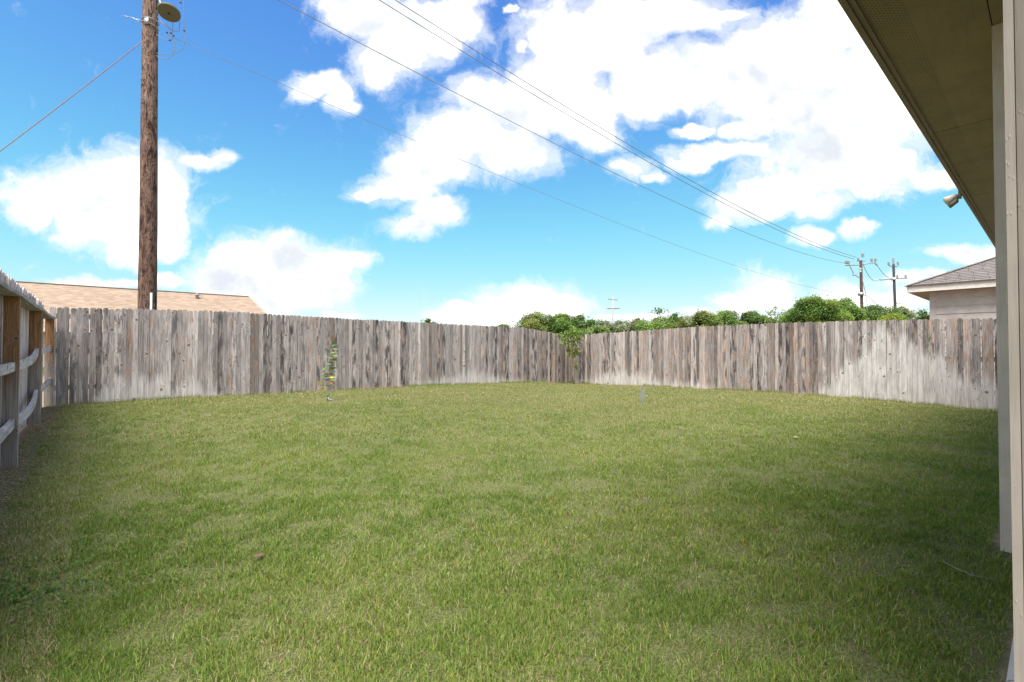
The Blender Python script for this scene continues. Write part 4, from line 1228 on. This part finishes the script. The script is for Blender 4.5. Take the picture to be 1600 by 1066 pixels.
def corner_tree():
    Yb = 16.9
    B = at(897, 600, Yb); z0 = gz1(B.x, B.y)
    h = empty('young_tree', (B.x, B.y, z0))
    tag(h, 'young leafy tree with a slender trunk standing in the far fence corner', 'tree')
    L = lambda px, py, dy=0: at(px, py, Yb + dy) - Vector((B.x, B.y, z0))
    t0 = [L(897, 600), L(896, 585), L(895.5, 570), L(894, 556), L(893, 540), L(892.5, 522), L(893, 508)]; t0[0].z = -.03
    MB().tube(t0, [.035, .032, .03, .026, .02, .013, .005], 8).build('trunk', M['bark'], h, True)
    limbs = [[L(895, 562), L(889, 548), L(882, 534), L(876, 526), L(870, 523)], [L(894.5, 556), L(899, 546), L(903, 536), L(905, 524), L(906, 516)], [L(896, 572), L(899, 572), L(901, 569)],
             [L(893, 545, .1), L(888, 532, .2), L(883, 520, .2)], [L(893, 535), L(898, 524), L(900, 515)]]
    for q in limbs: MB().tube(q, [.014 - .0022 * i for i in range(len(q))], 6).build('branch', M['bark'], h, True)
    r = np.random.default_rng(8); pts = []
    areas = [(893, 512, 5, 5, 26), (886, 518, 7, 5, 36), (880, 524, 8, 5, 40), (872, 523, 4, 2.5, 12), (900, 518, 7, 5, 36), (907, 519, 4, 5, 22), (884, 533, 6, 6, 32), (888, 543, 5, 6, 24), (890, 552, 4, 4, 14),
             (898, 530, 7, 7, 50), (905, 529, 4, 5, 24), (897, 542, 6, 6, 30), (902, 547, 4, 5, 20), (897, 552, 3, 4, 16), (899, 566, 2.5, 3, 10), (900, 572, 3, 2.5, 12), (875, 539, 1.5, 1, 2), (893, 525, 6, 6, 26)]
    for cx, cy, rx, ry, n in areas:
        for _ in range(int(n * 1.5)):
            q = r.normal(0, .5, 2)
            pts.append(L(cx + q[0] * rx, cy + q[1] * ry, r.normal(0, .16)))
    cols = np.array([(.16, .235, .055)]) * r.uniform(.6, 1.5, (len(pts), 1)); k = r.random(len(pts)) > .85
    cols[k] = (.24, .26, .05)
    q = r.random(len(pts)) > .96; cols[q] = (.35, .16, .07)
    leaf_mesh('foliage', np.array(pts), .115, cols, M['leaf'], h, .55, .9, 6)


sapling(); corner_tree()


# ------------------------------------------------------------------ small things on the lawn
def mesh_guard():
    B = at(1003, 627, 10.3); z0 = gz1(B.x, B.y)
    h = empty('wire_mesh_guard', (B.x, B.y, z0)); tag(h, 'small grey wire mesh tube standing in the lawn before the right fence', 'mesh guard')
    mb = MB(); rad = .040; Hh = .31; tilt = Vector((.10, 0, 1))
    for k in range(10):
        a = 2 * math.pi * k / 10
        p = Vector((rad * math.cos(a), rad * math.sin(a), -.02)); mb.tube([p, p + tilt * Hh], .0026, 4)
    for i in range(13):
        c = tilt * (Hh * i / 12); mb.tube([c + Vector((rad * math.cos(a), rad * math.sin(a), 0)) for a in np.linspace(0, 2 * math.pi, 11)], .0024, 4, False)
    mb.build('mesh_tube', M['metal'], h)
    MB().tube([(-.05, 0, -.03), (-.045 + .1 * .28, 0, .27)], .005, 6).build('stake', M['metal'], h)


mesh_guard()


def on_ground(px, py, lift=.0):
    Y = 5.0
    for _ in range(12):
        p = at(px, py, Y); g = gz1(p.x, p.y) + lift
        d = ray(px, py); k = (g - EYE) / d.z; Y = d.y * k
    return at(px, py, Y)


def debris(name, label, cat, px, py, size, mat, seed):
    r = random.Random(seed); p = on_ground(px, py, .03)
    mb = MB()
    n = 8; vs = [(0, 0, size * .22)]; 
    for ring, rr in ((1, .55), (2, 1.0)):
        for k in range(n):
            a = 2 * math.pi * k / n; q = rr * size * r.uniform(.7, 1.2)
            vs.append((q * math.cos(a), q * .55 * math.sin(a), size * (r.uniform(.05, .3) if ring == 1 else r.uniform(-.15, .18))))
    fs = [(0, 1 + k, 1 + (k + 1) % n) for k in range(n)] + [(1 + k, 1 + n + k, 1 + n + (k + 1) % n, 1 + (k + 1) % n) for k in range(n)]
    o = mb.add(vs, fs).build(name, mat, None, False, loc=p, rz=r.uniform(0, 3)); tag(o, label, cat)
    return o


debris('dead_leaf', 'curled dark brown dead leaf lying in the near left of the lawn', 'leaf', 405, 868, .034, M['dead_leaf'], 1)
debris('dead_leaf', 'small dark brown dead leaf on the lawn near the right fence', 'leaf', 1468, 695, .045, M['dead_leaf'], 2)
debris('pale_leaf', 'pale dry leaf lying mid lawn, right of centre', 'leaf', 1243, 683, .035, M['pale_leaf'], 3)
debris('pale_leaf', 'pale dry leaf lying on the left side of the lawn in front of the sapling', 'leaf', 326, 649, .035, M['pale_leaf'], 4)
debris('dead_leaf', 'small reddish dead leaf beside the left fence dirt strip', 'leaf', 62, 672, .04, M['dead_leaf'], 5)
debris('pale_leaf', 'pale dry leaf in the near centre of the lawn', 'leaf', 885, 824, .009, M['pale_leaf'], 6)
debris('dead_leaf', 'tiny dark dead leaf in the far middle of the lawn', 'leaf', 767, 632, .05, M['dead_leaf'], 7)


def twig():
    P = [on_ground(a, b, .045) for a, b in [(1474, 878), (1497, 890), (1520, 899), (1540, 903), (1561, 907)]]
    mb = MB(); mb.tube([p - P[0] for p in P], [.0018, .0022, .0022, .0018, .001], 6)
    mb.tube([P[2] - P[0], P[2] - P[0] + Vector((.03, .04, .012))], [.002, .001], 5)
    o = mb.build('twig', M['twig'], None, True, loc=P[0]); tag(o, 'thin pale grey twig lying on the lawn beside the patio slab', 'twig')


twig()


# broad-leaved weeds in the bottom left corner, and litter of dry stems along the left fence
def weeds():
    r = np.random.default_rng(14); n = 2200
    cx = rng.normal(0, 1, n); ang = r.uniform(0, 2 * np.pi, n); rad = np.abs(r.normal(0, .34, n))
    c = on_ground(40, 930); x = c.x + rad * np.cos(ang) * 1.1; y = c.y + rad * np.sin(ang) * .8
    k = (in_yard(x, y, .06, 0) > 0) & (fbm2(x, y, .12, 77) > .44); x, y = x[k], y[k]
    z = gz(x, y) + r.uniform(.012, .045, len(x))
    cols = np.array([(.11, .19, .04)]) * r.uniform(.6, 1.5, (len(x), 1))
    o = leaf_mesh('weeds', np.stack([x, y, z], 1), .016, cols, M['leaf'], None, .8, .0, 15)
    tag(o, 'patch of small round leaved green weeds in the near left corner of the lawn', 'weeds', kind='stuff')


weeds()


def litter():
    r = np.random.default_rng(24); n = 5200
    s = r.uniform(-4.6, 4.7, n); d = np.abs(r.normal(.10, .11, n)) - .08
    x = lf_a.x + lf_d.x * s + lf_n.x * d; y = lf_a.y + lf_d.y * s + lf_n.y * d
    z = gz(x, y) + r.uniform(.002, .02, n)
    cols = np.array([(.44, .30, .20)]) * r.uniform(.5, 1.5, (n, 1))
    o = leaf_mesh('leaf_litter', np.stack([x, y, z], 1), .035, cols, M['leaf'], None, .16, 0, 25)
    tag(o, 'reddish brown dry litter on the bare strip along the left fence', 'litter', kind='stuff')


litter()
